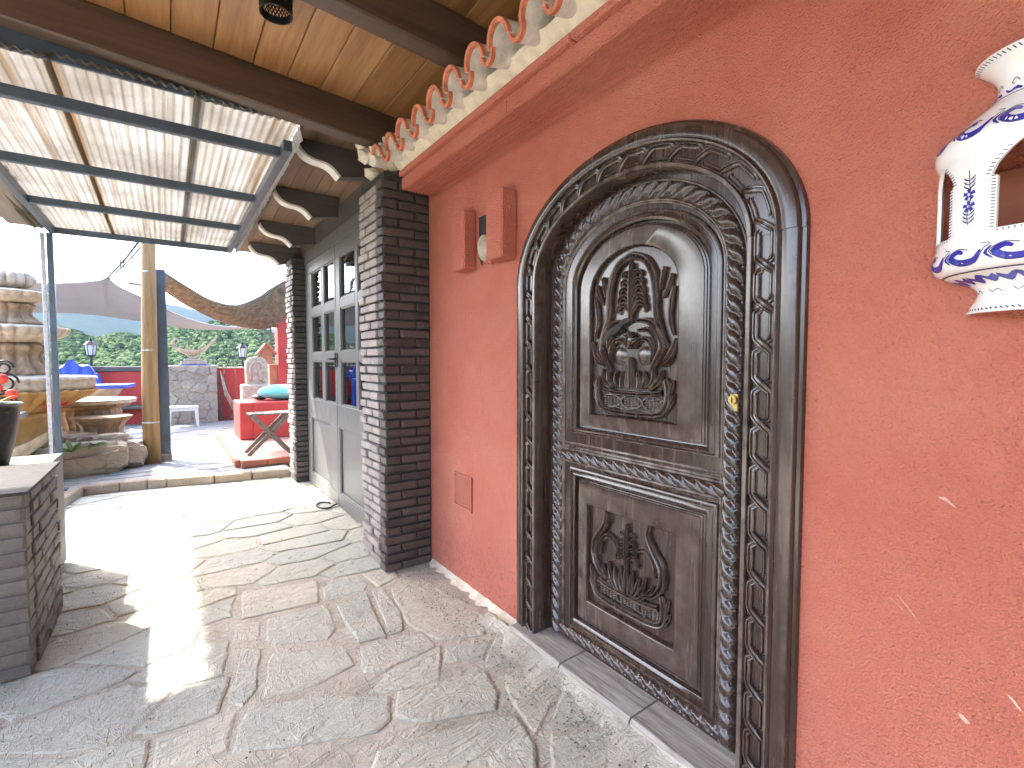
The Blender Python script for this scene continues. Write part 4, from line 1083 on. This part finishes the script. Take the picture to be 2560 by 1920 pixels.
def tilt(mb): mb.v = [(x, y, z + ez(y)) for x, y, z in mb.v]; return mb
x = .72
while x < 1.38:
    tilt(MB().box(x, x + .096, 3.29, 6.75, 3.022, 3.04)).build('soffit_board', 'soffit', eave); x += .1
tilt(MB().box(.70, 1.9, 3.29, 6.78, 3.045, 3.09)).build('roof_deck', 'beam', eave)
for y0, y1 in ((3.29, 3.795), (3.905, 4.695), (4.805, 5.565), (5.675, 6.305)):
    tilt(MB().box(1.345, 1.365, y0, y1, 2.83, 3.018)).build('frieze_board', 'soffit', eave)
mb = MB(); fl_ = MB().grid(lambda u, v: (.722 - .02 * math.sin(v * 3.1) + rnd(-.006, .006), 3.28 + 3.5 * u, (2.785 - .07 * u) * (1 - v) + (3.065 + ez(3.28 + 3.5 * u)) * v + rnd(-.004, .004)), 140, 6); fl_.build('edge_flashing', 'silver', eave, True)
for k in range(17): inst(tm, 'roof_tile', eave, (.70, 3.36 + .205 * k, 3.10 + ez(3.36 + .205 * k)), rot=(0, -.2, 0))
tilt(MB().box(1.30, 1.345, 3.05, 3.58, 2.72, 2.83)).build('wedge_block', 'palewood', eave)

# ------------------------------------------------------------------ low brick wall at the left with a slate cap
low = thing('low_wall', 'low grey brick wall with a slate cap beside the paved walk', 'wall', (-.75, 3.4, 0))
MB().box(-1.6, -.538, 3.008, 3.75, 0, .83).build('mortar_core', 'lowbrick', low)
for i in range(13):
    z = .0645 * (i + .5)
    xs = [-.53 - (.24 if i % 2 else .12) - .24 * k for k in range(4)]
    for a, b in zip([-.53] + xs, xs):
        inst(random.choice(LV), 'brick', low, ((a + b) / 2, 3.052, z), (abs(a - b) - .010, .104, .052 * rnd(.95, 1.05)))
    ys = [3.107]; off = .14 if i % 2 else .23
    while ys[-1] + off < 3.72: ys.append(ys[-1] + off); off = .23
    ys.append(3.765)
    for a, b in zip(ys, ys[1:]):
        inst(random.choice(LV), 'brick', low, (-.585 + rnd(-.003, .006), (a + b) / 2, z), (.11, b - a - .008, .052 * rnd(.95, 1.05)))
rk = random.Random(4)
for y0, y1, dx in ((2.96, 3.42, 0), (3.425, 3.79, .012)):
    P = [(-1.62, y0), (-.485 + dx, y0), (-.48 + dx, (y0 + y1) / 2), (-.487 + dx, y1), (-1.62, y1)]
    slab_stone(P, low, .888, rk, .001, .006, .16, 'slate', .05, 'cap_slab')
mb = MB().box(-1.62, -.52, 2.975, 3.775, .831, .845).build('cap_bed', 'brickm', low)

# ------------------------------------------------------------------ terrace things
T = .09
par = thing('terrace_parapet', 'red painted terrace parapet with dark coping and grey ledge', 'wall', (-2.5, 13.2, T))
MB().box(-7.4, .02, 13.0, 13.28, T, 1.20).build('parapet_wall', 'redwall', par)
MB().box(-7.4, .02, 12.96, 13.31, 1.201, 1.31, .015).build('coping', 'cap', par)
MB().box(-7.4, .02, 12.76, 12.998, .42, .50, .012).build('ledge', 'cap', par)
par2 = thing('garden_wall', 'plain red terrace wall running on from the stone pier', 'wall', (1.5, 13.0, T))
MB().box(.88, 3.6, 12.75, 13.0, T, 1.25).build('wall_face', 'redwall', par2); MB().box(.88, 3.6, 12.73, 13.02, 1.251, 1.285, .008).build('coping', 'sandlight', par2)
pier = thing('stone_pier', 'stone clad pier on the terrace wall carrying a cast boat ornament', 'pier', (.44, 12.7, T))
MB().box(.03, .865, 12.45, 13.2, T, 1.29).build('core', 'mortar', pier)
rk = random.Random(8)
for c in cells(sites(0, .87, 0, 1.22, .2, .8, 3), (.0, .87, .0, 1.22), .8):
    c = shrink(c, .008)
    if len(c) < 3: continue
    pr = rk.uniform(.012, .04)
    MB().prism([(.015 + q[0], T + q[1]) for q in c], 'y', 12.451 - pr, 12.46).build('cladding_stone', 'fieldstone', pier)
MB().box(-.0, .90, 12.42, 13.22, 1.292, 1.325, .01).build('cap_slab', 'sandlight', pier)
MB().box(.2, .78, 12.55, 13.0, 1.327, 1.342).build('tile_strip', 'blue', pier)
orn = thing('boat_ornament', 'pale cast stone boat shaped ornament on a stepped plinth', 'ornament', (.48, 12.78, 1.343))
MB().box(.24, .72, 12.6, 12.96, 1.343, 1.42, .01).build('plinth', 'sandlight', orn); MB().box(.30, .64, 12.65, 12.91, 1.421, 1.47, .01).build('plinth', 'sandlight', orn); MB().box(.40, .54, 12.72, 12.84, 1.471, 1.53, .01).build('stem', 'sandlight', orn)
hull = MB()
def hf(u, v):
    t = u * 2 - 1; wdt = .16 * (1 - abs(t) ** 2.2) + .012; a = -math.pi / 2 + (v - .5) * math.pi * 1.0
    return (.47 + t * .34 + .03 * t, 12.78 + math.cos(a) * wdt, 1.66 + .10 * abs(t) ** 2 + (.13 * max(0, t) ** 2) + math.sin(a) * (.14 * (1 - .55 * abs(t))))
hull.grid(hf, 18, 10); hull.build('hull', 'sandlight', orn, 60)
MB().tube([(.15, 12.78, 1.74), (.10, 12.78, 1.84), (.16, 12.78, 1.91), (.22, 12.78, 1.86), (.18, 12.78, 1.80)], [.03, .028, .024, .02, .012], 8).build('prow_scroll', 'sandlight', orn, True)
MB().tube([(.80, 12.78, 1.80), (.88, 12.78, 1.90), (.93, 12.78, 2.0)], [.035, .025, .008], 8).build('stern_tip', 'sandlight', orn, True)
for x_ in (.35, .46, .57, .68): MB().tube([(x_, 12.78, 1.66), (x_ + .02, 12.78, 1.80 + .05 * math.sin(x_ * 9))], [.02, .012], 6).build('finial', 'sandlight', orn, True)

def lantern_post(x, y, z, label):
    th = thing('garden_lantern', label, 'lantern', (x, y, z), 'lanterns on the terrace walls')
    MB().tube([(x, y, z), (x, y, z + .20)], [.03, .018], 8).build('stem', 'darksteel', th)
    MB().lathe([(.05, z + .20), (.07, z + .22), (.07, z + .23), (.05, z + .23)], 6, (x, y), cap=True).build('base', 'darksteel', th)
    MB().lathe([(.065, z + .232), (.095, z + .43)], 6, (x, y), cap=True).build('glass', 'lens', th)
    for k in range(6):
        t = math.pi * k / 3; MB().tube([(x + .068 * math.cos(t), y + .068 * math.sin(t), z + .23), (x + .099 * math.cos(t), y + .099 * math.sin(t), z + .435)], .007, 4).build('bar', 'darksteel', th)
    MB().lathe([(.125, z + .436), (.06, z + .50), (.025, z + .52), (.03, z + .55), (.004, z + .585)], 6, (x, y), cap=True).build('roof', 'darksteel', th)
lantern_post(-1.27, 13.13, 1.312, 'black hexagonal lantern standing on the dark parapet coping near the blue cover')
lantern_post(1.43, 12.87, 1.287, 'black hexagonal lantern on the red wall beyond the white plastic stool')

# telegraph style pole and dark square post
pole = thing('wooden_pole', 'tall round yellowish timber pole standing on the terrace', 'pole', (-.20, 7.86, T))
MB().tube([(-.195, 7.86, T), (-.19, 7.86, 1.2), (-.150, 7.86, 3.3), (-.14, 7.86, 3.9)], [.096, .088, .074, .068], 16).build('shaft', 'palewood', pole, True)
for z in (.62, 1.55, 2.55): MB().lathe([(.0985 - z * .0075, z), (.0985 - z * .0075, z + .02)], 16, (-.193 + max(0, z - 1.2) * .019, 7.86)).build('wire_tie', 'silver', pole)
sp = thing('square_post', 'dark blue painted square post strapped beside the timber pole', 'post', (-.05, 7.95, T))
MB().box(-.110, .010, 7.93, 8.05, T + .1, 2.62, .006).build('shaft', 'steel', sp); MB().box(-.13, .02, 7.91, 8.06, T - .02, T + .10, .008).build('footing', 'fieldstone', sp)
arm = MB().tube([(-.38, 7.98, 2.42), (-.10, 7.98, 2.38)], .018, 6).build('arm', 'weathered', sp)

# shade sail with its cable
def bez(P, t):
    n_ = len(P) - 1; x = t * n_; i = min(int(x), n_ - 1); u = x - i
    p0, p1, p2, p3 = [Vector(P[j]) for j in (max(i - 1, 0), i, i + 1, min(i + 2, n_))]
    return .5 * ((2 * p1) + (p2 - p0) * u + (2 * p0 - 5 * p1 + 4 * p2 - p3) * u * u + (3 * p1 - p0 - 3 * p2 + p3) * u ** 3)
TOPE = [(-2.6, 11.2, 2.86), (-2.05, 11.3, 2.74), (-1.5, 11.5, 2.76), (-.98, 11.6, 2.87), (-.86, 11.7, 2.94), (-.68, 11.8, 2.80), (-.21, 12.2, 2.60), (.3, 12.6, 2.36), (.9, 12.9, 2.22), (1.6, 13.0, 2.20)]
LOWE = [(-2.6, 12.9, 2.34), (-2.05, 13.0, 2.36), (-1.5, 13.1, 2.38), (-1.05, 13.1, 2.35), (-.9, 13.1, 2.33), (-.65, 13.1, 2.30), (-.22, 13.1, 2.24), (.3, 13.1, 2.16), (.9, 13.1, 2.14), (1.6, 13.1, 2.19)]
def sf(u, v, off=0):
    a = bez(TOPE, u); b = bez(LOWE, u); p = a.lerp(b, v); p.z -= .10 * math.sin(math.pi * v) * math.sin(math.pi * u); return p + Vector((0, 0, off))
sail = thing('shade_sail', 'grey fabric shade sail stretched above the terrace', 'sail', (-.5, 12.3, 2.3))
MB().grid(lambda u, v: sf(u, v), 46, 10).build('cloth', 'sail', sail, True)
MB().tube([sf(k / 40, 0) for k in range(41)], .012, 5).build('hem', 'sail', sail); MB().tube([sf(k / 40, 1) for k in range(41)], .012, 5).build('hem', 'sail', sail)
MB().tube([(-.86, 11.7, 2.94), (-.50, 10.2, 3.10), (-.16, 7.95, 3.12)], .016, 5).build('cable', 'darksteel', sail)
MB().tube([(-.84, 11.7, 2.92), (-.46, 10.2, 3.07), (-.12, 7.95, 3.07)], .013, 5).build('cable', 'darksteel', sail)
for dx in (0, .045): MB().tube([(-.60 + dx, 10.6, 2.98 - dx), (-.60 + dx, 10.6, 3.28 - dx * 3)], .011, 5).build('turnbuckle', 'darksteel', sail)

# sagging brushwood awning
br = thing('brushwood_awning', 'sagging brushwood mat awning slung from the dark post to the red column', 'awning', (1.0, 9.5, 2.4))
A0 = [(0.0, 8.3, 2.62), (.28, 8.9, 2.52), (.62, 9.6, 2.42), (1.05, 10.2, 2.42), (1.45, 10.4, 2.62), (1.75, 10.5, 2.86), (2.1, 10.6, 3.1)]
A1 = [(-.0, 8.9, 2.48), (.35, 9.8, 2.36), (.75, 10.4, 2.22), (1.2, 10.8, 2.12), (1.55, 11.0, 2.10), (1.85, 11.0, 2.16), (2.2, 11.1, 2.3)]
def bf(u, v): return bez(A0, u).lerp(bez(A1, u), v) + Vector((0, 0, -.05 * math.sin(math.pi * v)))
rb_ = random.Random(5); tw = MB()
for k in range(1700):
    v = rb_.random(); u0 = rb_.uniform(-.02, .8); L = rb_.uniform(.10, .3); off = Vector((rb_.uniform(-.02, .02), rb_.uniform(-.02, .02), rb_.uniform(-.045, .02))); dv = rb_.uniform(-.05, .05)
    tw.tube([bf(max(0, min(1, u0 + L * t)), max(0, min(1, v + dv * t))) + off * (.5 + t) for t in (0, .35, .7, 1)], [.010, .009, .008, .003], 3, False)
tag(tw.build('brushwood', 'straw', br, fix=False), kind='stuff')
MB().tube([bf(k / 20, 0) for k in range(21)], .025, 6).build('edge_pole', 'weathered', br, True); MB().tube([bf(k / 20, .97) for k in range(21)], .02, 6).build('edge_pole', 'weathered', br, True)
MB().grid(lambda u, v: bf(u, v) + Vector((0, 0, .012)), 30, 8).build('mat_core', 'straw', br, True)
for x_ in (1.62, 1.72): MB().tube([(x_, 10.9, 2.14), (x_ + .01, 10.9, 1.78)], .016, 5).build('hanging_stick', 'weathered', br)

rc_ = thing('red_column', 'tall red painted column at the end of the brushwood awning', 'column', (2.1, 11.1, T))
MB().box(1.86, 2.4, 10.95, 11.3, T, 2.60, .01).build('shaft', 'redwall', rc_); MB().box(1.70, 1.859, 11.0, 11.25, T, 1.35).build('brick_return', 'terra', rc_)

# platform, red bench, cushion, folding stool
pl = thing('platform', 'worn pink tiled platform with a brick nosing on the terrace', 'platform', (1.5, 8.2, T))
MB().box(.72, 3.0, 6.93, 9.95, T, .165).build('slab', 'pinkfloor', pl)
for k in range(10): MB().box(.66, .718, 6.95 + .3 * k, 7.245 + .3 * k, T, .175, .008).build('nosing_brick', 'terra', pl)
for k in range(8): MB().box(.72 + .3 * k, 1.015 + .3 * k, 6.86, 6.928, T, .175, .008).build('nosing_brick', 'terra', pl)
bn = thing('red_bench', 'red painted masonry bench block on the pink platform', 'bench', (1.5, 9.0, .165))
MB().box(.91, 2.6, 8.72, 9.6, .165, .76, .012).build('seat_block', 'redwall', bn); MB().box(1.10, 1.3, 8.70, 8.718, .18, .74).build('pilaster', 'redwall', bn)
cu = MB(); cu.add([Vector((1.70, 9.12, .765 + .13)) + Vector((math.copysign(abs(p.x) ** .7, p.x) * .48, math.copysign(abs(p.y) ** .7, p.y) * .26, p.z * .13)) for p in IC2[0]], IC2[1])
tag(cu.build('cushion', 'turq', None, True), 'turquoise fabric cushion lying on the red bench', 'cushion')
dk = MB(); dk.add([Vector((1.28, 9.25, .765 + .05)) + Vector((p.x * .13, p.y * .16, p.z * .05)) for p in IC2[0]], IC2[1])
tag(dk.build('folded_cloth', 'blackpot', None, True), 'dark folded cloth beside the turquoise cushion', 'cloth')
stl = thing('folding_stool', 'weathered folding wooden stool with crossed legs on the pink platform', 'stool', (1.1, 7.35, .165))
for k in range(6): MB().box(.86 + .095 * k, .945 + .095 * k, 7.20, 7.52, .70, .722, .004).build('seat_slat', 'weathered', stl)
for y in (7.22, 7.50):
    for a, b in (((.84, .167), (1.36, .698)), ((1.36, .167), (.90, .698))):
        d = Vector((b[0] - a[0], 0, b[1] - a[1])); an = math.atan2(d.z, d.x)
        MB().obox(((a[0] + b[0]) / 2, y + (.012 if a[0] < 1 else -.014), (a[1] + b[1]) / 2), (d.length / 2, .013, .028), Matrix.Rotation(-an, 3, 'Y'), .003).build('leg', 'weathered', stl)
MB().tube([(1.11, 7.19, .435), (1.11, 7.53, .435)], .009, 8).build('pivot_rod', 'darksteel', stl)

# white plastic stool
ws = thing('plastic_stool', 'small white plastic stool in front of the stone pier', 'stool', (.22, 12.0, T))
MB().box(-.02, .50, 11.75, 12.15, .47, .505, .012).build('seat', 'plastic', ws)
for x_, y_ in ((.02, 11.79), (.46, 11.79), (.02, 12.11), (.46, 12.11)):
    MB().tube([(x_, y_, .47), (x_ + (.02 if x_ > .2 else -.02), y_, T)], [.035, .022], 6).build('leg', 'plastic', ws)
MB().box(.02, .46, 11.765, 11.79, .42, .469).build('apron', 'plastic', ws)

# carved stone relief and terracotta house
rel = thing('stone_relief', 'pale carved stone stele with a scroll standing on the terrace corner', 'sculpture', (1.42, 10.4, T))
MB().box(1.12, 1.62, 10.25, 10.6, T, .98, .02).build('base', 'sandlight', rel)
MB().prism([(1.20, .98), (1.20, 1.38), (1.26, 1.47), (1.38, 1.51), (1.50, 1.48), (1.57, 1.38), (1.57, .98)], 'y', 10.34, 10.52).build('slab', 'sandlight', rel)
MB().tube([(1.28, 10.33, 1.05), (1.27, 10.33, 1.30), (1.34, 10.33, 1.42), (1.45, 10.33, 1.40), (1.49, 10.33, 1.28), (1.42, 10.33, 1.20), (1.44, 10.33, 1.08), (1.50, 10.33, 1.02)], .025, 8).build('scroll', 'sandlight', rel, True)
th_ = thing('terracotta_house', 'little terracotta gabled bird house behind the carved stele', 'ornament', (1.62, 10.8, 1.36))
for sg in (-1, 1): MB().obox((1.62 + sg * .09, 10.8, 1.66), (.14, .1, .02), Matrix.Rotation(sg * .9, 3, 'Y'), .005).build('roof_slope', 'terra', th_)
MB().prism([(1.52, 1.36), (1.52, 1.62), (1.62, 1.75), (1.72, 1.62), (1.72, 1.36)], 'y', 10.74, 10.86).build('gable', 'terra', th_)
vine = thing('dry_vine', 'dry climbing vine stems leaning on the wall beside the stone pier', 'plant', (1.0, 12.5, T))
rv = random.Random(2)
for k in range(9):
    x_ = .92 + rv.uniform(-.05, .2); pts_ = [(x_, 12.6, T)]
    for q in range(6): pts_.append((pts_[-1][0] + rv.uniform(-.09, .10), 12.62 + rv.uniform(-.06, .06), pts_[-1][2] + rv.uniform(.15, .33)))
    MB().tube(pts_, [.018, .016, .014, .012, .010, .007, .004], 5).build('stem', 'weathered', vine, True)
for k in range(3):
    MB().tube([(.95, 12.55, 1.2), (1.02 + k * .03, 12.5, .7), (1.28 + .05 * k, 12.45, T)], .01, 5).build('hose', 'sandlight', vine, True)

# tiered fountain
fo = thing('tiered_fountain', 'tiered carved sandstone fountain with fluted bowls and a finial', 'fountain', (-1.46, 8.0, T))
FC = (-1.46, 8.0)
gad = lambda n_, a: (lambda i, t: a * abs(math.cos(n_ * t / 2)))
def fpart(name, mat, prof, lob=None, n_=132): return MB().lathe(prof, n_, FC, lob).build(name, mat, fo, 50)
fpart('finial', 'sandlight', smooth_prof([(.10, 2.26), (.17, 2.30), (.185, 2.37), (.15, 2.44), (.06, 2.48), (.005, 2.49)]), gad(14, .22))
fpart('bowl', 'sandlight', smooth_prof([(.10, 2.09), (.20, 2.10), (.30, 2.15), (.335, 2.19), (.335, 2.215), (.28, 2.225), (.10, 2.26)]), gad(20, .10))
fpart('stem', 'sandstone', smooth_prof([(.21, 1.84), (.22, 1.87), (.16, 1.93), (.14, 2.0), (.17, 2.07), (.12, 2.10)]), gad(10, .25))
fpart('bowl', 'sandlight', smooth_prof([(.14, 1.63), (.28, 1.65), (.42, 1.72), (.455, 1.77), (.455, 1.81), (.38, 1.825), (.20, 1.845)]), gad(26, .10))
fpart('stem', 'sandstone', smooth_prof([(.30, 1.26), (.30, 1.30), (.23, 1.38), (.20, 1.48), (.24, 1.58), (.16, 1.645)]), gad(12, .25))
fpart('basin', 'ochre', smooth_prof([(.20, .80), (.36, .86), (.56, .97), (.66, 1.05), (.68, 1.08)]), gad(30, .10))
fpart('basin_rim', 'sandlight', smooth_prof([(.665, 1.08), (.70, 1.13), (.695, 1.19), (.72, 1.20), (.70, 1.235), (.60, 1.24), (.29, 1.26)]), gad(44, .035))
fpart('pedestal', 'ochre', smooth_prof([(.42, T), (.42, .2), (.34, .26), (.26, .45), (.25, .65), (.30, .78), (.24, .82)]), gad(12, .06))

# stone table, fluted pedestal basin with a blue lid, blue cover
tb = thing('stone_table', 'round carved stone table on a fluted drum by the rock bed', 'table', (-.88, 8.9, T))
TC = (-.92, 8.9)
MB().lathe(smooth_prof([(.10, .83), (.50, .835), (.53, .85), (.535, .885), (.50, .895), (.02, .90)]), 48, TC, lambda i, t: .012 * math.cos(36 * t)).build('table_top', 'sandlight', tb, 50)
MB().lathe(smooth_prof([(.36, .20), (.37, .30), (.31, .36), (.30, .55), (.34, .70), (.33, .76), (.42, .80), (.42, .829)]), 72, TC, lambda i, t: .12 * abs(math.cos(12 * t))).build('fluted_drum', 'sandstone', tb, 50)
bs = thing('carved_stool', 'low carved stone stool in front of the round stone table', 'stool', (-.78, 8.35, T))
MB().lathe(smooth_prof([(.24, .20), (.25, .30), (.20, .36), (.20, .55), (.25, .64), (.28, .67), (.27, .70), (.01, .705)]), 48, (-.72, 8.35), lambda i, t: .12 * abs(math.cos(10 * t))).build('drum', 'sandstone', bs, 50)
b2 = thing('stone_basin', 'flared ribbed stone basin under a flat blue lid', 'basin', (-.95, 9.9, T))
MB().lathe(smooth_prof([(.16, .70), (.20, .78), (.30, .90), (.37, 1.0)]), 40, (-.95, 9.9), lambda i, t: .03 * abs(math.cos(10 * t))).build('bowl', 'sandlight', b2, 50)
MB().lathe(smooth_prof([(.22, T), (.20, .3), (.15, .5), (.16, .72)]), 24, (-.95, 9.9)).build('pedestal', 'sandstone', b2, 50)
MB().prism([(-1.36, 9.55), (-.52, 9.55), (-.44, 10.25), (-1.44, 10.25)], 'z', 1.002, 1.055).build('lid', 'blue', b2)
bc = MB()
bc.grid(lambda u, v: (-1.85 + .75 * u + .04 * math.sin(v * 7), 12.45 + .4 * v, .98 + .42 * math.sin(math.pi * u) ** .6 * (1 - .3 * v) + .05 * math.sin(u * 17 + v * 5)), 24, 10)
bc.grid(lambda u, v: (-1.85 + .75 * u, 12.45 + .02 * math.sin(u * 30), (.98 + .42 * math.sin(math.pi * u) ** .6 + .05 * math.sin(u * 17)) * v + T * (1 - v)), 24, 6)
tag(bc.build('blue_cover', 'blue', None, True), 'crumpled bright blue cover draped in front of the parapet', 'cover')

# rock bed with soil, rocks, boat planter, pots and plants
bed = thing('rock_bed', 'raised planting bed edged with long brown rocks', 'planter', (-1.1, 7.6, T))
MB().grid(lambda u, v: (-2.6 + 2.1 * u, 7.3 + 1.4 * v, .40 + .10 * math.sin(u * 6) * math.sin(v * 4 + 1) + rnd(-.015, .015)), 40, 24).build('soil', 'soil', bed, True)
def rock(x_, y_, z_, sx, sy, sz, rot=0, sd_=0, par_=None):
    r_ = random.Random(sd_); m3 = Matrix.Rotation(rot, 3, 'Z')
    V = [m3 @ Vector((math.copysign(abs(p.x) ** .6, p.x) * sx, math.copysign(abs(p.y) ** .6, p.y) * sy, math.copysign(abs(p.z) ** .6, p.z) * sz)) * r_.uniform(.88, 1.1) + Vector((x_, y_, z_)) for p in IC2[0]]
    MB().add(V, IC2[1]).build('edge_rock', 'rock', par_, 30)
for a in ((-1.45, 7.28, .28, .42, .16, .20, .1), (-.82, 7.52, .28, .40, .16, .20, .16), (-.44, 7.85, .25, .16, .26, .17, .3), (-.55, 8.3, .24, .16, .3, .18, 0), (-2.1, 7.2, .28, .34, .16, .22, 0), (-.60, 7.75, .47, .17, .12, .06, .4), (-.90, 7.9, .48, .19, .12, .06, 1), (-1.15, 7.8, .48, .12, .1, .06, .4)):
    rock(*a, sd_=int(a[0] * 100) % 97, par_=bed)
def leaves(parent, c, n_, L, w_, mat, seed, up_=1.0, name='leaf'):
    r_ = random.Random(seed)
    for k in range(n_):
        a = r_.uniform(0, 6.28); e = r_.uniform(.25, 1.2) * up_; l = L * r_.uniform(.6, 1.1); d = Vector((math.cos(a), math.sin(a), 0)); sd2 = Vector((-math.sin(a), math.cos(a), 0))
        V = []; F = []
        for i in range(5):
            t = i / 4; p = Vector(c) + d * l * t * math.cos(e) + Vector((0, 0, l * (math.sin(e) * t - .35 * t * t))); ww = w_ * (math.sin(math.pi * (.15 + .85 * t)) if i < 4 else .02)
            V += [p - sd2 * ww, p + Vector((0, 0, -.25 * ww)), p + sd2 * ww]
        for i in range(4): F += [(3 * i, 3 * i + 1, 3 * i + 4, 3 * i + 3), (3 * i + 1, 3 * i + 2, 3 * i + 5, 3 * i + 4)]
        MB().add(V, F).build(name, mat, parent, True, fix=False)
pa = thing('spiky_plant', 'spiky green plant growing beside the black pot', 'plant', (-1.28, 7.2, .38)); leaves(pa, (-1.2, 7.15, .42), 26, .36, .012, 'leaf', 1)
pb = thing('leafy_plant', 'yellow green young plant by the steel post foot', 'plant', (-.86, 7.3, .4)); leaves(pb, (-.9, 7.3, .40), 16, .22, .022, 'leaf', 2)
pg = thing('creeping_plant', 'low creeping green plant on the rocks of the bed', 'plant', (-.7, 7.6, .5)); leaves(pg, (-.72, 7.42, .44), 40, .15, .018, 'leaf', 6, .6)
pr = thing('red_flowering_plant', 'bright red spiky flowers below the fountain basin', 'plant', (-1.15, 7.5, .4))
MB().tube([(-1.1, 7.5, .38), (-1.08, 7.5, .86)], .012, 5).build('stem', 'leaf', pr); leaves(pr, (-1.07, 7.5, .84), 46, .20, .010, 'redflower', 3, 1.1, 'petal'); leaves(pr, (-.98, 7.55, .90), 24, .14, .009, 'redflower', 4, 1.1, 'petal')
bt = thing('boat_planter', 'shallow boat shaped stone planter tilted on the soil', 'planter', (-1.2, 6.75, .36))
hl = MB()
def bof(u, v):
    t = u * 2 - 1; wd = .15 * (1 - abs(t) ** 2.4) + .01; a = -math.pi / 2 + (v - .5) * math.pi
    return (-1.26 + t * .30, 6.9 + math.cos(a) * wd, .56 + .13 * t + .06 * t * t + math.sin(a) * (.16 * (1 - .5 * abs(t))))
hl.grid(bof, 16, 10); hl.build('hull', 'sandlight', bt, 60)
MB().grid(lambda u, v: (-1.26 + (u * 2 - 1) * .27, 6.9 + (v - .5) * .26 * (1 - abs(u * 2 - 1) ** 2.4), .53 + .13 * (u * 2 - 1)), 12, 4).build('soil', 'soil', bt, True)
bp = thing('black_pot', 'glossy black tapered plant pot standing behind the low brick wall', 'pot', (-.90, 4.25, .8))
PC_ = (-.90, 4.25)
MB().lathe(smooth_prof([(.07, .78), (.085, .79), (.125, .98), (.145, 1.14), (.158, 1.155), (.145, 1.16), (.12, 1.10)]), 24, PC_, None).build('shell', 'blackpot', bp, 50)
MB().lathe([(.13, 1.115), (.001, 1.12)], 20, PC_).build('soil', 'soil', bp); leaves(bp, (PC_[0], PC_[1], 1.12), 18, .22, .010, 'leaf', 9)
iron = thing('iron_ornament', 'scrolled iron garden ornament with red glass beads', 'ornament', (-1.45, 6.3, .35))
for s_, zc in ((.10, 1.22), (.07, 1.36), (.08, 1.05)):
    MB().tube([(-1.22 + s_ * math.cos(t) * (1 - t / 16), 6.3, zc + s_ * math.sin(t) * (1 - t / 16)) for t in [k * .5 for k in range(20)]], .010, 6).build('scroll', 'darksteel', iron, True)
MB().tube([(-1.27, 6.3, .4), (-1.27, 6.3, 1.4)], .012, 6).build('stake', 'darksteel', iron)
for x_, z_ in ((-1.27, 1.18), (-1.17, 1.12), (-1.23, 1.26), (-1.29, 1.07)):
    MB().add([Vector((x_, 6.28, z_)) + p * .045 for p in IC2[0]], IC2[1]).build('glass_bead', 'redflower', iron, True)

PC2 = MB().box(-1.25, -.62, 3.9, 4.6, .02, .775).build('pot_shelf', 'lowbrick'); tag(PC2, 'grey masonry plinth behind the low wall carrying the black pot', 'plinth')
# grit and dry bits blown onto the paving
gr = MB(); rg = random.Random(12)
for k in range(900):
    near_wall = rg.random() < .45
    x_ = rg.uniform(1.18, 1.40) if near_wall else rg.uniform(-.5, 1.3); y_ = rg.uniform(.5, 6.4) if not near_wall else rg.uniform(.9, 3.0); q = rg.uniform(.0015, .0045)
    gr.add([Vector((x_, y_, .008)) + Vector((p.x * q * rg.uniform(.7, 1.6), p.y * q * rg.uniform(.7, 1.6), p.z * q * .7)) for p in ICO], ICF)
for k in range(40):
    x_, y_, a, L = rg.uniform(-.4, 1.35), rg.uniform(.8, 5.5), rg.uniform(0, 3.1), rg.uniform(.012, .035)
    gr.tube([(x_, y_, .009), (x_ + L * math.cos(a), y_ + L * math.sin(a), .011)], .0016, 4)
tag(gr.build('floor_grit', 'weathered', None, fix=False), 'fine grit and dry twig bits scattered on the paving', 'grit', kind='stuff')
# ------------------------------------------------------------------ air
hz = MB().box(-6000, 6000, -6000, 6000, -11, 460).build('haze', 'white'); tag(hz, kind='stuff')
hm = bpy.data.materials.new('air_haze'); hm.use_nodes = True; ht = hm.node_tree
for n_ in list(ht.nodes): ht.nodes.remove(n_)
ho = ht.nodes.new('ShaderNodeOutputMaterial'); hv = ht.nodes.new('ShaderNodeVolumePrincipled')
hv.inputs['Color'].default_value = (.42, .57, 1, 1); hv.inputs['Density'].default_value = .00005; hv.inputs['Anisotropy'].default_value = .2
ht.links.new(hv.outputs[0], ho.inputs['Volume']); hz.data.materials.clear(); hz.data.materials.append(hm)
